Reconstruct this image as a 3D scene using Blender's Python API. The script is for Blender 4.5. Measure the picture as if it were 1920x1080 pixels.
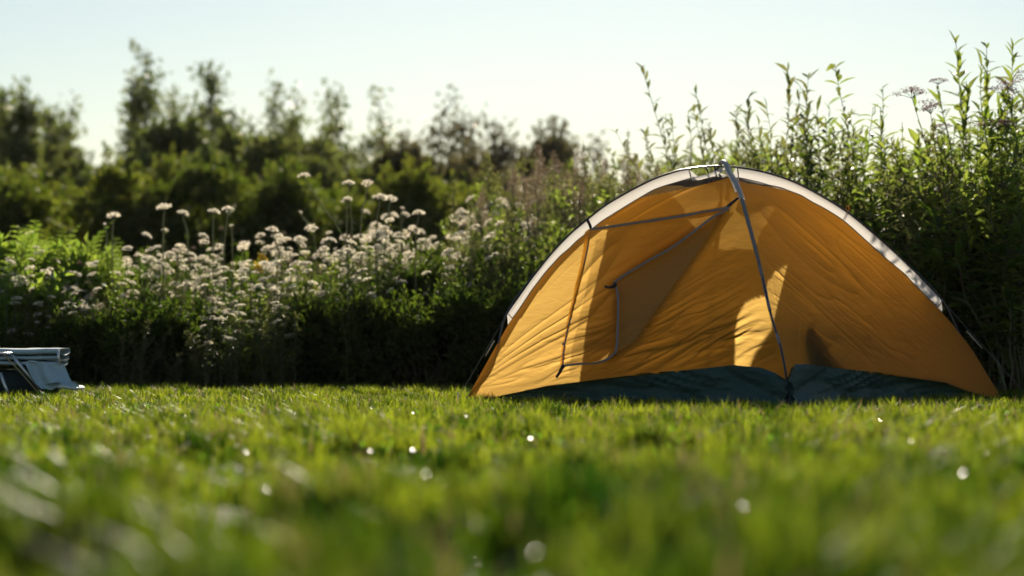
import bpy, math
import numpy as np
from mathutils import Vector, Matrix
from mathutils.bvhtree import BVHTree

for _o in list(bpy.data.objects):
    bpy.data.objects.remove(_o, do_unlink=True)
scene = bpy.context.scene
COL = scene.collection
R = math.radians

# ------------------------------------------------------------------ camera
CAM_H = 0.30
FPX = 85.0 / 36.0 * 1920.0            # focal length in photo pixels
HORIZON = 629.0
PITCH = math.atan((HORIZON - 540.0) / FPX)
cam_data = bpy.data.cameras.new('camera')
cam = bpy.data.objects.new('camera', cam_data)
COL.objects.link(cam)
cam.location = (0, 0, CAM_H)
cam.rotation_euler = (math.pi / 2 + PITCH, 0, 0)
cam_data.lens = 85
cam_data.sensor_width = 36
cam_data.clip_start = 0.05
cam_data.clip_end = 3000
cam_data.dof.use_dof = True
cam_data.dof.focus_distance = 11.1
cam_data.dof.aperture_fstop = 2.0
scene.camera = cam

# ------------------------------------------------------------------ light
SUN_EL, SUN_AZ = R(24.0), R(2.6)      # azimuth to the right of the view direction
SUN = Vector((math.sin(SUN_AZ) * math.cos(SUN_EL), math.cos(SUN_AZ) * math.cos(SUN_EL), math.sin(SUN_EL)))
world = bpy.data.worlds.new('World')
scene.world = world
world.use_nodes = True
wn = world.node_tree
wn.nodes.clear()
sky = wn.nodes.new('ShaderNodeTexSky')
sky.sky_type = 'NISHITA'
sky.sun_disc = False
sky.sun_elevation = SUN_EL
sky.sun_rotation = SUN_AZ
sky.altitude = 0
sky.air_density = 1.12
sky.dust_density = 0.21
sky.ozone_density = 1.4
bg = wn.nodes.new('ShaderNodeBackground')
bg.inputs['Strength'].default_value = 0.05
wo = wn.nodes.new('ShaderNodeOutputWorld')
wn.links.new(sky.outputs[0], bg.inputs['Color'])
wn.links.new(bg.outputs[0], wo.inputs['Surface'])

sun_d = bpy.data.lights.new('sun', 'SUN')
sun_d.energy = 5.0
sun_d.angle = R(0.5)
sun_d.color = (1.0, 0.87, 0.68)
sun_o = bpy.data.objects.new('sun', sun_d)
COL.objects.link(sun_o)
sun_o.rotation_euler = SUN.to_track_quat('Z', 'Y').to_euler()
sun_o.location = (3, 30, 20)

scene.view_settings.view_transform = 'Standard'
scene.view_settings.look = 'None'
scene.view_settings.exposure = 0.72
scene.view_settings.gamma = 1.0
scene.view_settings.use_curve_mapping = False

scene.render.engine = 'CYCLES'
cy = scene.cycles
cy.use_denoising = True
try:
    cy.denoiser = 'OPENIMAGEDENOISE'
except Exception:
    pass
cy.max_bounces = 10
cy.diffuse_bounces = 5
cy.glossy_bounces = 3
cy.transmission_bounces = 6
cy.transparent_max_bounces = 16
cy.sample_clamp_indirect = 6.0
cy.use_adaptive_sampling = True
cy.adaptive_threshold = 0.015
cy.caustics_reflective = False
cy.caustics_refractive = False

# ------------------------------------------------------------------ helpers
G0 = -0.045                            # level of the soil under the turf

def hgt(py, d):
    return CAM_H + (HORIZON - py) / FPX * d - G0

def px_x(px, d):
    return (px - 960.0) / FPX * d

def px_z(py, d):
    return CAM_H + (HORIZON - py) / FPX * d

def ray(px, py):
    """direction of the view through a photo pixel"""
    v = Vector(((px - 960.0) / FPX, 1.0, (540.0 - py) / FPX))
    return (Matrix.Rotation(PITCH, 3, 'X') @ v).normalized()

def project(P):
    """points -> photo pixels"""
    P = np.asarray(P, float)
    c, s = math.cos(PITCH), math.sin(PITCH)
    y = P[..., 1] * c + (P[..., 2] - CAM_H) * s
    z = -P[..., 1] * s + (P[..., 2] - CAM_H) * c
    return 960 + FPX * P[..., 0] / y, 540 - FPX * z / y

def in_poly(x, y, poly):
    x = np.asarray(x); y = np.asarray(y)
    ins = np.zeros(x.shape, bool)
    n = len(poly)
    for i in range(n):
        x0, y0 = poly[i]; x1, y1 = poly[(i + 1) % n]
        if y0 == y1:
            continue
        c = ((y0 > y) != (y1 > y)) & (x < (x1 - x0) * (y - y0) / (y1 - y0) + x0)
        ins ^= c
    return ins

_tab = np.random.RandomState(7).rand(256, 256)

def vnoise(x, y):
    x = np.asarray(x, float); y = np.asarray(y, float)
    xi = np.floor(x).astype(int); yi = np.floor(y).astype(int)
    fx = x - xi; fy = y - yi
    fx = fx * fx * (3 - 2 * fx); fy = fy * fy * (3 - 2 * fy)
    g = lambda a, b: _tab[a & 255, b & 255]
    return ((g(xi, yi) * (1 - fx) + g(xi + 1, yi) * fx) * (1 - fy)
            + (g(xi, yi + 1) * (1 - fx) + g(xi + 1, yi + 1) * fx) * fy)

def ridged(x, y):
    return 1 - np.abs(2 * vnoise(x, y) - 1)

def unit(a):
    a = np.asarray(a, float)
    return a / np.maximum(np.linalg.norm(a, axis=-1, keepdims=True), 1e-9)

class MB:
    """collects shapes and links them as one mesh object"""
    def __init__(self):
        self.v = []; self.f = []; self.r = []; self.n = 0; self.m = []
    def add(self, verts, faces, rnd=0.5, mat=0):
        verts = np.asarray(verts, float).reshape(-1, 3)
        self.v.append(verts)
        for fa in (faces if isinstance(faces, list) else [faces]):
            fa = np.asarray(fa, int)
            if len(fa):
                self.f.append(fa + self.n)
                self.m.append(np.full(len(fa), mat, np.int32))
        self.r.append(np.broadcast_to(np.asarray(rnd, float), (len(verts),)).copy())
        self.n += len(verts)
    def mesh(self, name, mats, smooth=False):
        me = bpy.data.meshes.new(name)
        V = np.concatenate(self.v) if self.v else np.zeros((0, 3))
        me.vertices.add(len(V))
        me.vertices.foreach_set('co', V.ravel())
        loops = np.concatenate([f.ravel() for f in self.f])
        sizes = np.concatenate([np.full(len(f), f.shape[1]) for f in self.f])
        starts = np.concatenate([[0], np.cumsum(sizes)[:-1]])
        me.loops.add(len(loops))
        me.loops.foreach_set('vertex_index', loops.astype(np.int32))
        me.polygons.add(len(sizes))
        me.polygons.foreach_set('loop_start', starts.astype(np.int32))
        try:
            me.polygons.foreach_set('loop_total', sizes.astype(np.int32))
        except Exception:
            pass
        me.polygons.foreach_set('material_index', np.concatenate(self.m))
        me.polygons.foreach_set('use_smooth', np.full(len(sizes), smooth))
        me.update(calc_edges=True)
        a = me.attributes.new('rnd', 'FLOAT', 'POINT')
        a.data.foreach_set('value', np.concatenate(self.r).astype(np.float32))
        for m in (mats if isinstance(mats, (list, tuple)) else [mats]):
            me.materials.append(m)
        return me
    def build(self, name, mats, parent=None, smooth=False):
        return link(name, self.mesh(name, mats, smooth), parent)

def link(name, me, parent=None):
    o = bpy.data.objects.new(name, me)
    COL.objects.link(o)
    if parent is not None:
        o.parent = parent
    return o

def tag(o, label=None, cat=None, group=None, kind=None):
    if label: o['label'] = label
    if cat: o['category'] = cat
    if group: o['group'] = group
    if kind: o['kind'] = kind
    return o

def thing(name, label, cat, loc=(0, 0, 0), rz=0.0, group=None):
    o = bpy.data.objects.new(name, None)
    o.empty_display_size = 0.1
    COL.objects.link(o)
    o.location = loc
    o.rotation_euler = (0, 0, rz)
    return tag(o, label, cat, group)

def dup(root, loc, rz=0.0, scale=1.0, label=None, group=None, tilt=(0, 0)):
    r = root.copy(); COL.objects.link(r)
    r.location = loc; r.rotation_euler = (tilt[0], tilt[1], rz)
    r.scale = (scale, scale, scale) if not hasattr(scale, '__len__') else scale
    if label: r['label'] = label
    if group: r['group'] = group
    for ch in list(root.children):
        c = ch.copy(); COL.objects.link(c); c.parent = r
        for g in list(ch.children):
            d = g.copy(); COL.objects.link(d); d.parent = c
    return r

def tube(mb, pts, rad, sides=6, rnd=0.5, mat=0, cap=True):
    pts = np.asarray(pts, float)
    n = len(pts)
    rad = np.broadcast_to(np.asarray(rad, float), (n,))
    T = unit(np.gradient(pts, axis=0))
    ref = np.array([0.0, 0.0, 1.0])
    if abs(T[:, 2]).mean() > 0.7:
        ref = np.array([1.0, 0.13, 0.0])
    U = unit(np.cross(T, ref)); W = np.cross(T, U)
    a = np.linspace(0, 2 * math.pi, sides, endpoint=False)
    V = pts[:, None] + rad[:, None, None] * (U[:, None] * np.cos(a)[None, :, None] + W[:, None] * np.sin(a)[None, :, None])
    i = np.arange(n - 1)[:, None] * sides; j = np.arange(sides)[None]
    j2 = (j + 1) % sides
    F = np.stack([i + j, i + j2, i + sides + j2, i + sides + j], -1).reshape(-1, 4)
    fs = [F]
    if cap:
        fs.append(np.arange(sides)[None, ::-1]); fs.append((np.arange(sides) + (n - 1) * sides)[None])
    mb.add(V.reshape(-1, 3), fs, rnd, mat)

def box(mb, c, s, rot=None, bev=0.0, rnd=0.5, mat=0):
    """box with chamfered long edges"""
    hx, hy, hz = [v / 2 for v in s]
    b = min(bev, hx * .9, hy * .9, hz * .9)
    V = []
    for z, k in ((-hz, b), (-hz + b, 0), (hz - b, 0), (hz, b)):
        x, y = hx - k, hy - k
        q = max(b * .6, 1e-5)
        V += [(-x + q, -y, z), (x - q, -y, z), (x, -y + q, z), (x, y - q, z), (x - q, y, z), (-x + q, y, z), (-x, y - q, z), (-x, -y + q, z)]
    V = np.array(V)
    F = [[l * 8 + i, l * 8 + (i + 1) % 8, l * 8 + 8 + (i + 1) % 8, l * 8 + 8 + i] for l in range(3) for i in range(8)]
    if rot is not None:
        V = V @ np.array(rot.to_3x3() if hasattr(rot, 'to_3x3') else rot).T
    V = V + np.array(c)
    mb.add(V, [np.array(F), np.arange(8)[None, ::-1], np.arange(24, 32)[None]], rnd, mat)

# leaves in bulk ---------------------------------------------------------
def leaves_small(mb, P, D, L, W, rng, rnd=None, mat=0):
    """folded rhombic leaves: 2 triangles each"""
    P = np.asarray(P, float); n = len(P)
    if n == 0: return
    D = unit(D); A = unit(rng.normal(size=(n, 3)))
    S = unit(np.cross(D, A)); N = np.cross(S, D)
    L = np.broadcast_to(L, (n,))[:, None]; W = np.broadcast_to(W, (n,))[:, None]
    up = N * W * 0.35
    V = np.stack([P, P + D * L * .45 + S * W * .5 + up, P + D * L, P + D * L * .45 - S * W * .5 + up], 1).reshape(-1, 3)
    b = np.arange(n)[:, None] * 4
    F = np.concatenate([b + [[0, 1, 2]], b + [[0, 2, 3]]])
    if rnd is None: rnd = rng.rand(n)
    mb.add(V, F, np.repeat(rnd, 4), mat)

def leaves_lance(mb, P, D, L, W, rng, droop=0.35, rnd=None, mat=0):
    """lance leaves, arched, with a sunk midrib: 10 triangles each"""
    P = np.asarray(P, float); n = len(P)
    if n == 0: return
    D = unit(D)
    up = np.tile([0, 0, 1.0], (n, 1)) + rng.normal(size=(n, 3)) * .35
    S = unit(np.cross(D, up)); N = np.cross(S, D)
    L = np.broadcast_to(L, (n,))[:, None]; W = np.broadcast_to(W, (n,))[:, None]
    dr = np.broadcast_to(droop, (n,))[:, None] * (0.6 + .8 * rng.rand(n, 1))
    rows = []
    for t, w in ((0, .06), (.22, .72), (.5, 1.0), (.78, .6)):
        c = P + D * L * t - N * L * dr * t * t
        rows += [c + S * W * w * .5 + N * W * .22 * w, c, c - S * W * w * .5 + N * W * .22 * w]
    rows.append(P + D * L - N * L * dr)
    V = np.stack(rows, 1).reshape(-1, 3)
    k = 13
    b = np.arange(n)[:, None] * k
    q = []
    for i in range(3):
        o = i * 3
        q += [[o, o + 1, o + 4, o + 3], [o + 1, o + 2, o + 5, o + 4]]
    Q = (b[:, None] + np.array(q)[None]).reshape(-1, 4)
    T = (b[:, None] + np.array([[9, 10, 12], [10, 11, 12]])[None]).reshape(-1, 3)
    if rnd is None: rnd = rng.rand(n)
    mb.add(V, [Q, T], np.repeat(rnd, k), mat)

def rand_dirs(rng, n, up=0.3):
    d = rng.normal(size=(n, 3)); d[:, 2] += up
    return unit(d)

# ------------------------------------------------------------------ materials
def new_mat(name):
    m = bpy.data.materials.new(name); m.use_nodes = True
    m.node_tree.nodes.clear()
    return m, m.node_tree.nodes, m.node_tree.links

def leaf_mat(name, c0, c1, t0, t1, trans=0.5, rough=0.45, spec=0.5):
    """leaf: colour varies leaf by leaf; part of the light passes through"""
    if 'petal' not in name:
        c0, c1, t0, t1 = [tuple(v * .84 for v in c) for c in (c0, c1, t0, t1)]
    m, N, Lk = new_mat(name)
    at = N.new('ShaderNodeAttribute'); at.attribute_name = 'rnd'
    oi = N.new('ShaderNodeObjectInfo')
    ad = N.new('ShaderNodeMath'); ad.operation = 'MULTIPLY_ADD'; ad.inputs[1].default_value = 0.0 if name == 'lawn_grass' else 0.35
    Lk.new(oi.outputs['Random'], ad.inputs[0])
    sc_ = N.new('ShaderNodeMath'); sc_.operation = 'MULTIPLY'; sc_.inputs[1].default_value = 1.0 if name == 'lawn_grass' else 0.7
    Lk.new(at.outputs['Fac'], sc_.inputs[0]); Lk.new(sc_.outputs[0], ad.inputs[2])
    def mixc(a, b):
        x = N.new('ShaderNodeMix'); x.data_type = 'RGBA'
        x.inputs[6].default_value = (*a, 1); x.inputs[7].default_value = (*b, 1)
        Lk.new(ad.outputs[0], x.inputs[0]); return x.outputs[2]
    pr = N.new('ShaderNodeBsdfPrincipled')
    Lk.new(mixc(c0, c1), pr.inputs['Base Color'])
    pr.inputs['Roughness'].default_value = rough
    pr.inputs['Specular IOR Level'].default_value = spec
    tr = N.new('ShaderNodeBsdfTranslucent')
    Lk.new(mixc(t0, t1), tr.inputs['Color'])
    mx = N.new('ShaderNodeMixShader'); mx.inputs[0].default_value = trans
    Lk.new(pr.outputs[0], mx.inputs[1]); Lk.new(tr.outputs[0], mx.inputs[2])
    o = N.new('ShaderNodeOutputMaterial'); Lk.new(mx.outputs[0], o.inputs['Surface'])
    return m

def plain_mat(name, col, rough=0.6, spec=0.4, metal=0.0, noise=0.0, scale=20.0, bump=0.0, col2=None):
    m, N, Lk = new_mat(name)
    pr = N.new('ShaderNodeBsdfPrincipled')
    pr.inputs['Base Color'].default_value = (*col, 1)
    pr.inputs['Roughness'].default_value = rough
    pr.inputs['Metallic'].default_value = metal
    pr.inputs['Specular IOR Level'].default_value = spec
    tc = N.new('ShaderNodeTexCoord')
    no = N.new('ShaderNodeTexNoise'); no.inputs['Scale'].default_value = scale; no.inputs['Detail'].default_value = 5
    Lk.new(tc.outputs['Object'], no.inputs['Vector'])
    if noise > 0 or col2:
        x = N.new('ShaderNodeMix'); x.data_type = 'RGBA'
        x.inputs[6].default_value = (*col, 1)
        x.inputs[7].default_value = (*(col2 or tuple(c * (1 - noise) for c in col)), 1)
        Lk.new(no.outputs['Fac'], x.inputs[0]); Lk.new(x.outputs[2], pr.inputs['Base Color'])
    if bump > 0:
        bp = N.new('ShaderNodeBump'); bp.inputs['Strength'].default_value = bump; bp.inputs['Distance'].default_value = 0.004
        Lk.new(no.outputs['Fac'], bp.inputs['Height']); Lk.new(bp.outputs[0], pr.inputs['Normal'])
    o = N.new('ShaderNodeOutputMaterial'); Lk.new(pr.outputs[0], o.inputs['Surface'])
    return m

def cloth_mat(name, col, tcol, pcol, diff, trans, clear, rough=0.5, wrinkle=0.35, dirt=0.12):
    """thin woven cloth: shares of reflected, scattered-through and straight-through light"""
    m, N, Lk = new_mat(name)
    tc = N.new('ShaderNodeTexCoord')
    no = N.new('ShaderNodeTexNoise'); no.inputs['Scale'].default_value = 9; no.inputs['Detail'].default_value = 7
    no.inputs['Distortion'].default_value = 0.8
    mp = N.new('ShaderNodeMapping'); mp.inputs['Rotation'].default_value = (0.2, -0.6, 0.3); mp.inputs['Scale'].default_value = (1.0, 1.0, 3.2)
    Lk.new(tc.outputs['Object'], mp.inputs[0]); Lk.new(mp.outputs[0], no.inputs['Vector'])
    fn = N.new('ShaderNodeTexNoise'); fn.inputs['Scale'].default_value = 2.2; fn.inputs['Detail'].default_value = 4
    Lk.new(tc.outputs['Object'], fn.inputs['Vector'])
    bp = N.new('ShaderNodeBump'); bp.inputs['Strength'].default_value = wrinkle; bp.inputs['Distance'].default_value = 0.012
    Lk.new(no.outputs['Fac'], bp.inputs['Height'])
    def tint(c):
        x = N.new('ShaderNodeMix'); x.data_type = 'RGBA'
        x.inputs[6].default_value = (*c, 1); x.inputs[7].default_value = (*[k * (1 - dirt) ** 2 for k in c], 1)
        Lk.new(fn.outputs['Fac'], x.inputs[0]); return x.outputs[2]
    pr = N.new('ShaderNodeBsdfPrincipled'); Lk.new(tint(col), pr.inputs['Base Color'])
    pr.inputs['Roughness'].default_value = rough
    pr.inputs['Specular IOR Level'].default_value = 0.35
    Lk.new(bp.outputs[0], pr.inputs['Normal'])
    tr = N.new('ShaderNodeBsdfTranslucent'); Lk.new(tint(tcol), tr.inputs['Color']); Lk.new(bp.outputs[0], tr.inputs['Normal'])
    tp = N.new('ShaderNodeBsdfTransparent'); tp.inputs['Color'].default_value = (*pcol, 1)
    m1 = N.new('ShaderNodeMixShader'); m1.inputs[0].default_value = trans / max(diff + trans, 1e-6)
    Lk.new(pr.outputs[0], m1.inputs[1]); Lk.new(tr.outputs[0], m1.inputs[2])
    m2 = N.new('ShaderNodeMixShader'); m2.inputs[0].default_value = clear
    Lk.new(m1.outputs[0], m2.inputs[1]); Lk.new(tp.outputs[0], m2.inputs[2])
    o = N.new('ShaderNodeOutputMaterial'); Lk.new(m2.outputs[0], o.inputs['Surface'])
    return m

M = {}
M['orange'] = cloth_mat('orange_nylon', (0.50, 0.25, 0.04), (0.98, 0.64, 0.175), (0.92, 0.60, 0.2), .10, .86, .04, rough=.42, wrinkle=.32)
M['orange_rear'] = cloth_mat('dense_orange_nylon', (0.50, 0.25, 0.04), (0.88, 0.53, 0.14), (0.9, 0.55, 0.15), .61, .35, .03, rough=.42)  # made denser than the front cloth, to dim the walls it backs
M['net'] = cloth_mat('dark_net', (0.05, 0.035, 0.03), (0.10, 0.07, 0.05), (0.9, 0.85, 0.8), .6, .1, .22, rough=.8)
M['light_pass_net'] = cloth_mat('pale_net', (0.3, 0.28, 0.25), (0.3, 0.28, 0.25), (0.95, 0.93, 0.9), .30, .1, .66, rough=.8)
M['white_cloth'] = cloth_mat('white_fin', (0.66, 0.65, 0.64), (0.66, 0.64, 0.61), (0.9, 0.88, 0.85), .48, .50, .03, rough=.5, wrinkle=.15, dirt=.04)
M['grey_cloth'] = cloth_mat('grey_sleeve', (0.34, 0.33, 0.33), (0.45, 0.44, 0.45), (0.6, 0.6, 0.6), .6, .35, .0, rough=.6, wrinkle=.3)
M['tub'] = cloth_mat('teal_groundsheet', (0.032, 0.08, 0.076), (0.03, 0.07, 0.06), (0, 0, 0), .92, .08, .0, rough=.6, wrinkle=.9)
M['zip'] = plain_mat('grey_zip_tape', (0.27, 0.235, 0.22), .7, noise=.3, scale=90)
M['black'] = plain_mat('black_webbing', (0.012, 0.012, 0.014), .6)
M['pole'] = plain_mat('dark_pole', (0.02, 0.023, 0.025), .3, spec=.6)
M['cord'] = plain_mat('grey_cord', (0.12, 0.13, 0.12), .7)
M['plastic'] = plain_mat('pale_plastic', (0.55, 0.5, 0.35), .4)
M['tagorange'] = plain_mat('orange_loop', (0.8, 0.25, 0.02), .5)
M['bag'] = plain_mat('dark_bag', (0.02, 0.022, 0.018), .7, noise=.3)
M['chaircloth'] = plain_mat('blue_grey_cloth', (0.45, 0.58, 0.63), .65, noise=.25, scale=14, bump=.4)
M['chairdark'] = plain_mat('dark_blue_cloth', (0.015, 0.04, 0.055), .7, noise=.3, scale=14, bump=.4)
M['alu'] = plain_mat('pale_metal', (0.62, 0.64, 0.64), .32, metal=.7)
M['strap'] = plain_mat('tan_strap', (0.36, 0.27, 0.12), .7)
M['soil'] = plain_mat('lawn_soil', (0.018, 0.02, 0.008), .9, col2=(0.035, 0.028, 0.014), scale=1.5, bump=.8)
M['bark'] = plain_mat('grey_bark', (0.07, 0.055, 0.04), .85, noise=.4, scale=12)
M['stem'] = leaf_mat('green_stem', (0.07, 0.10, 0.03), (0.11, 0.10, 0.05), (0.1, 0.14, 0.03), (0.15, 0.13, 0.05), .2)
M['palestem'] = leaf_mat('pale_stem', (0.12, 0.15, 0.06), (0.16, 0.16, 0.08), (0.35, 0.4, 0.15), (0.4, 0.4, 0.2), .4)
M['redstem'] = leaf_mat('brown_stem', (0.10, 0.05, 0.04), (0.13, 0.07, 0.05), (0.1, 0.06, 0.04), (0.1, 0.06, 0.04), .1)
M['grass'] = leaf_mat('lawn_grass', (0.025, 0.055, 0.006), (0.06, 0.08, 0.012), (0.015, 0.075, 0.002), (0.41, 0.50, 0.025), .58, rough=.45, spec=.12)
M['clover'] = leaf_mat('lawn_weed_leaf', (0.05, 0.12, 0.015), (0.09, 0.14, 0.02), (0.2, 0.42, 0.02), (0.30, 0.46, 0.03), .5, rough=.27, spec=.5)
M['straw'] = leaf_mat('dry_grass', (0.22, 0.16, 0.07), (0.3, 0.2, 0.1), (0.35, 0.25, 0.12), (0.4, 0.28, 0.14), .45)
M['tree'] = leaf_mat('tree_leaf', (0.035, 0.06, 0.02), (0.06, 0.085, 0.02), (0.12, 0.19, 0.04), (0.30, 0.34, 0.07), .5)
M['treebrown'] = leaf_mat('glare_brown_tree_leaf', (0.06, 0.055, 0.03), (0.09, 0.07, 0.035), (0.13, 0.13, 0.04), (0.22, 0.19, 0.07), .42)  # warm brown of the sun's glare put into the leaf colour
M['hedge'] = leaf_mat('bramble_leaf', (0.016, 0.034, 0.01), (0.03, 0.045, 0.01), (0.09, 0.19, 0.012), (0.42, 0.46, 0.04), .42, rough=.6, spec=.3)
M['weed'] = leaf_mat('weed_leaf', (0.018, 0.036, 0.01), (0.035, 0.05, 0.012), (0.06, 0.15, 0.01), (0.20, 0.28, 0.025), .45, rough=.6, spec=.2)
M['bright'] = leaf_mat('bright_leaf', (0.03, 0.055, 0.012), (0.05, 0.07, 0.015), (0.28, 0.46, 0.04), (0.50, 0.58, 0.09), .5, spec=.4)
M['fern'] = leaf_mat('fern_leaf', (0.07, 0.14, 0.02), (0.10, 0.16, 0.02), (0.32, 0.55, 0.05), (0.5, 0.62, 0.07), .5)
M['olive'] = leaf_mat('olive_leaf', (0.04, 0.05, 0.02), (0.06, 0.06, 0.025), (0.22, 0.28, 0.06), (0.36, 0.36, 0.10), .48)
M['seed'] = leaf_mat('dusky_seedhead', (0.20, 0.13, 0.10), (0.25, 0.18, 0.12), (0.34, 0.24, 0.17), (0.42, 0.32, 0.2), .4)
M['petal'] = leaf_mat('pale_petal', (0.8, 0.74, 0.68), (0.84, 0.80, 0.70), (0.95, 0.88, 0.74), (0.97, 0.92, 0.74), .70, rough=.8, spec=.1)
M['purple'] = leaf_mat('purple_floret', (0.16, 0.06, 0.08), (0.26, 0.13, 0.14), (0.26, 0.11, 0.14), (0.4, 0.24, 0.24), .4, rough=.7)
M['yellow'] = leaf_mat('yellow_petal', (0.5, 0.36, 0.03), (0.6, 0.42, 0.04), (0.6, 0.42, 0.03), (0.7, 0.5, 0.05), .5)

# ------------------------------------------------------------------ ground
def bumps(x, y):
    """hummocks in the near part of the lawn, level where the tent stands"""
    a = .11 * np.clip((8.8 - y) / 3.0, 0, 1) * np.clip((y + .5) / 1.5, 0, 1) * np.clip((6 - np.abs(x)) / 2, 0, 1)
    return a * (.6 * vnoise(x * 3.1 + 2, y * 2.6 + 6) + .4 * vnoise(x * 7.5 + 4, y * 6 + 1) - .55)
g = MB()
ys = np.concatenate([np.arange(-6, 0, 1.0), np.arange(0, 9, .07), np.arange(9, 40, 1.0), [60, 100, 200, 600]])
xs = np.concatenate([[-500, -100, -40], np.arange(-20, -6, 1.0), np.arange(-6, 6, .09), np.arange(6, 21, 1.0), [40, 100, 500]])
X, Y = np.meshgrid(xs, ys)
near = np.exp(-((Y - 8) / 12) ** 2)
Z = G0 + 0.012 * near * (vnoise(X * .9 + 3, Y * .9) - .5) + bumps(X, Y)
V = np.stack([X, Y, Z], -1).reshape(-1, 3)
nx = len(xs)
ii, jj = np.meshgrid(np.arange(len(ys) - 1), np.arange(nx - 1), indexing='ij')
F = np.stack([ii * nx + jj, ii * nx + jj + 1, (ii + 1) * nx + jj + 1, (ii + 1) * nx + jj], -1).reshape(-1, 4)
g.add(V, F)
tag(g.build('ground', M['soil'], smooth=True), kind='structure')

# ------------------------------------------------------------------ thin air volume added for the sun's glare
hz, hN, hL = new_mat('glare_haze')
vp = hN.new('ShaderNodeVolumePrincipled')
vp.inputs['Color'].default_value = (0.95, 0.90, 0.80, 1)
vp.inputs['Density'].default_value = 0.00008
vp.inputs['Anisotropy'].default_value = 0.72
ho = hN.new('ShaderNodeOutputMaterial'); hL.new(vp.outputs[0], ho.inputs['Volume'])
mb = MB(); box(mb, (0, 20, 2.2), (70, 60, 6.8)); tag(mb.build('glare_haze', hz), kind='stuff')

# ------------------------------------------------------------------ the tent
TH = R(8.0); CX, CY = 1.015, 11.7
AX = np.array([math.cos(TH), math.sin(TH), 0.0])        # pole across the view
BX = np.array([math.sin(TH), -math.cos(TH), 0.0])       # pole towards the viewer
C0 = np.array([CX, CY, 0.0])

def on_A(px, py):
    k = (px - 960) / FPX
    u = (k * CY - CX) / (AX[0] - k * AX[1])
    return u, px_z(py, CY + u * AX[1])

def curve_fn(pts):
    """(radius, z) list from the ground up -> radius as a smooth function of z, and point list"""
    z = np.array([p[1] for p in pts]); r = np.array([p[0] for p in pts])
    o = np.argsort(z); z = z[o]; r = r[o]
    return z, r

innerL = [on_A(*p) for p in [(960, 598), (1029, 502), (1104, 433), (1144, 404), (1198, 371), (1238, 351), (1295, 334)]]
innerR = [on_A(*p) for p in [(1812, 641), (1757, 576), (1724, 544), (1687, 507), (1636, 463), (1581, 414), (1525, 380), (1474, 356), (1384, 333)]]
ZTOP = 1.085
AL = [(-1.262, -.035)] + innerL + [(0.0, ZTOP)]
AR = [(1.425, -.035), (1.345, .09)] + innerR + [(0.0, ZTOP)]
BF = [(1.335, -.035), (1.157, .198), (.957, .371), (.80, .538), (.658, .678), (.472, .855), (.343, .955), (.145, 1.055), (0.0, ZTOP)]
BB = [(-r, z) for r, z in BF]

def smooth_curve(pts, n=60):
    """dense curve through the points (chord length, Catmull-Rom)"""
    P = np.array(pts, float)
    P = np.vstack([2 * P[0] - P[1], P, 2 * P[-1] - P[-2]])
    out = []
    for i in range(1, len(P) - 2):
        p0, p1, p2, p3 = P[i - 1:i + 3]
        t = np.linspace(0, 1, 9)[:-1][:, None]
        out.append(.5 * ((2 * p1) + (-p0 + p2) * t + (2 * p0 - 5 * p1 + 4 * p2 - p3) * t ** 2 + (-p0 + 3 * p1 - 3 * p2 + p3) * t ** 3))
    out.append(P[-2][None])
    return np.vstack(out)

def lookup(pts):
    c = smooth_curve(pts)
    z = np.maximum.accumulate(c[:, 1]) + np.arange(len(c)) * 1e-7
    return lambda q: np.interp(q, z, c[:, 0])

rAL, rAR, rBF, rBB = lookup(AL), lookup(AR), lookup(BF), lookup(BB)
hem_s = [0, .12, .25, .5, .68, .82, .9, .96, 1.0]
hemF = [-.03, .02, .065, .115, .135, .16, .15, .115, .085]
hemR = [-.03, .02, .075, .115, .135, .155, .165, .165, .10]

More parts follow.
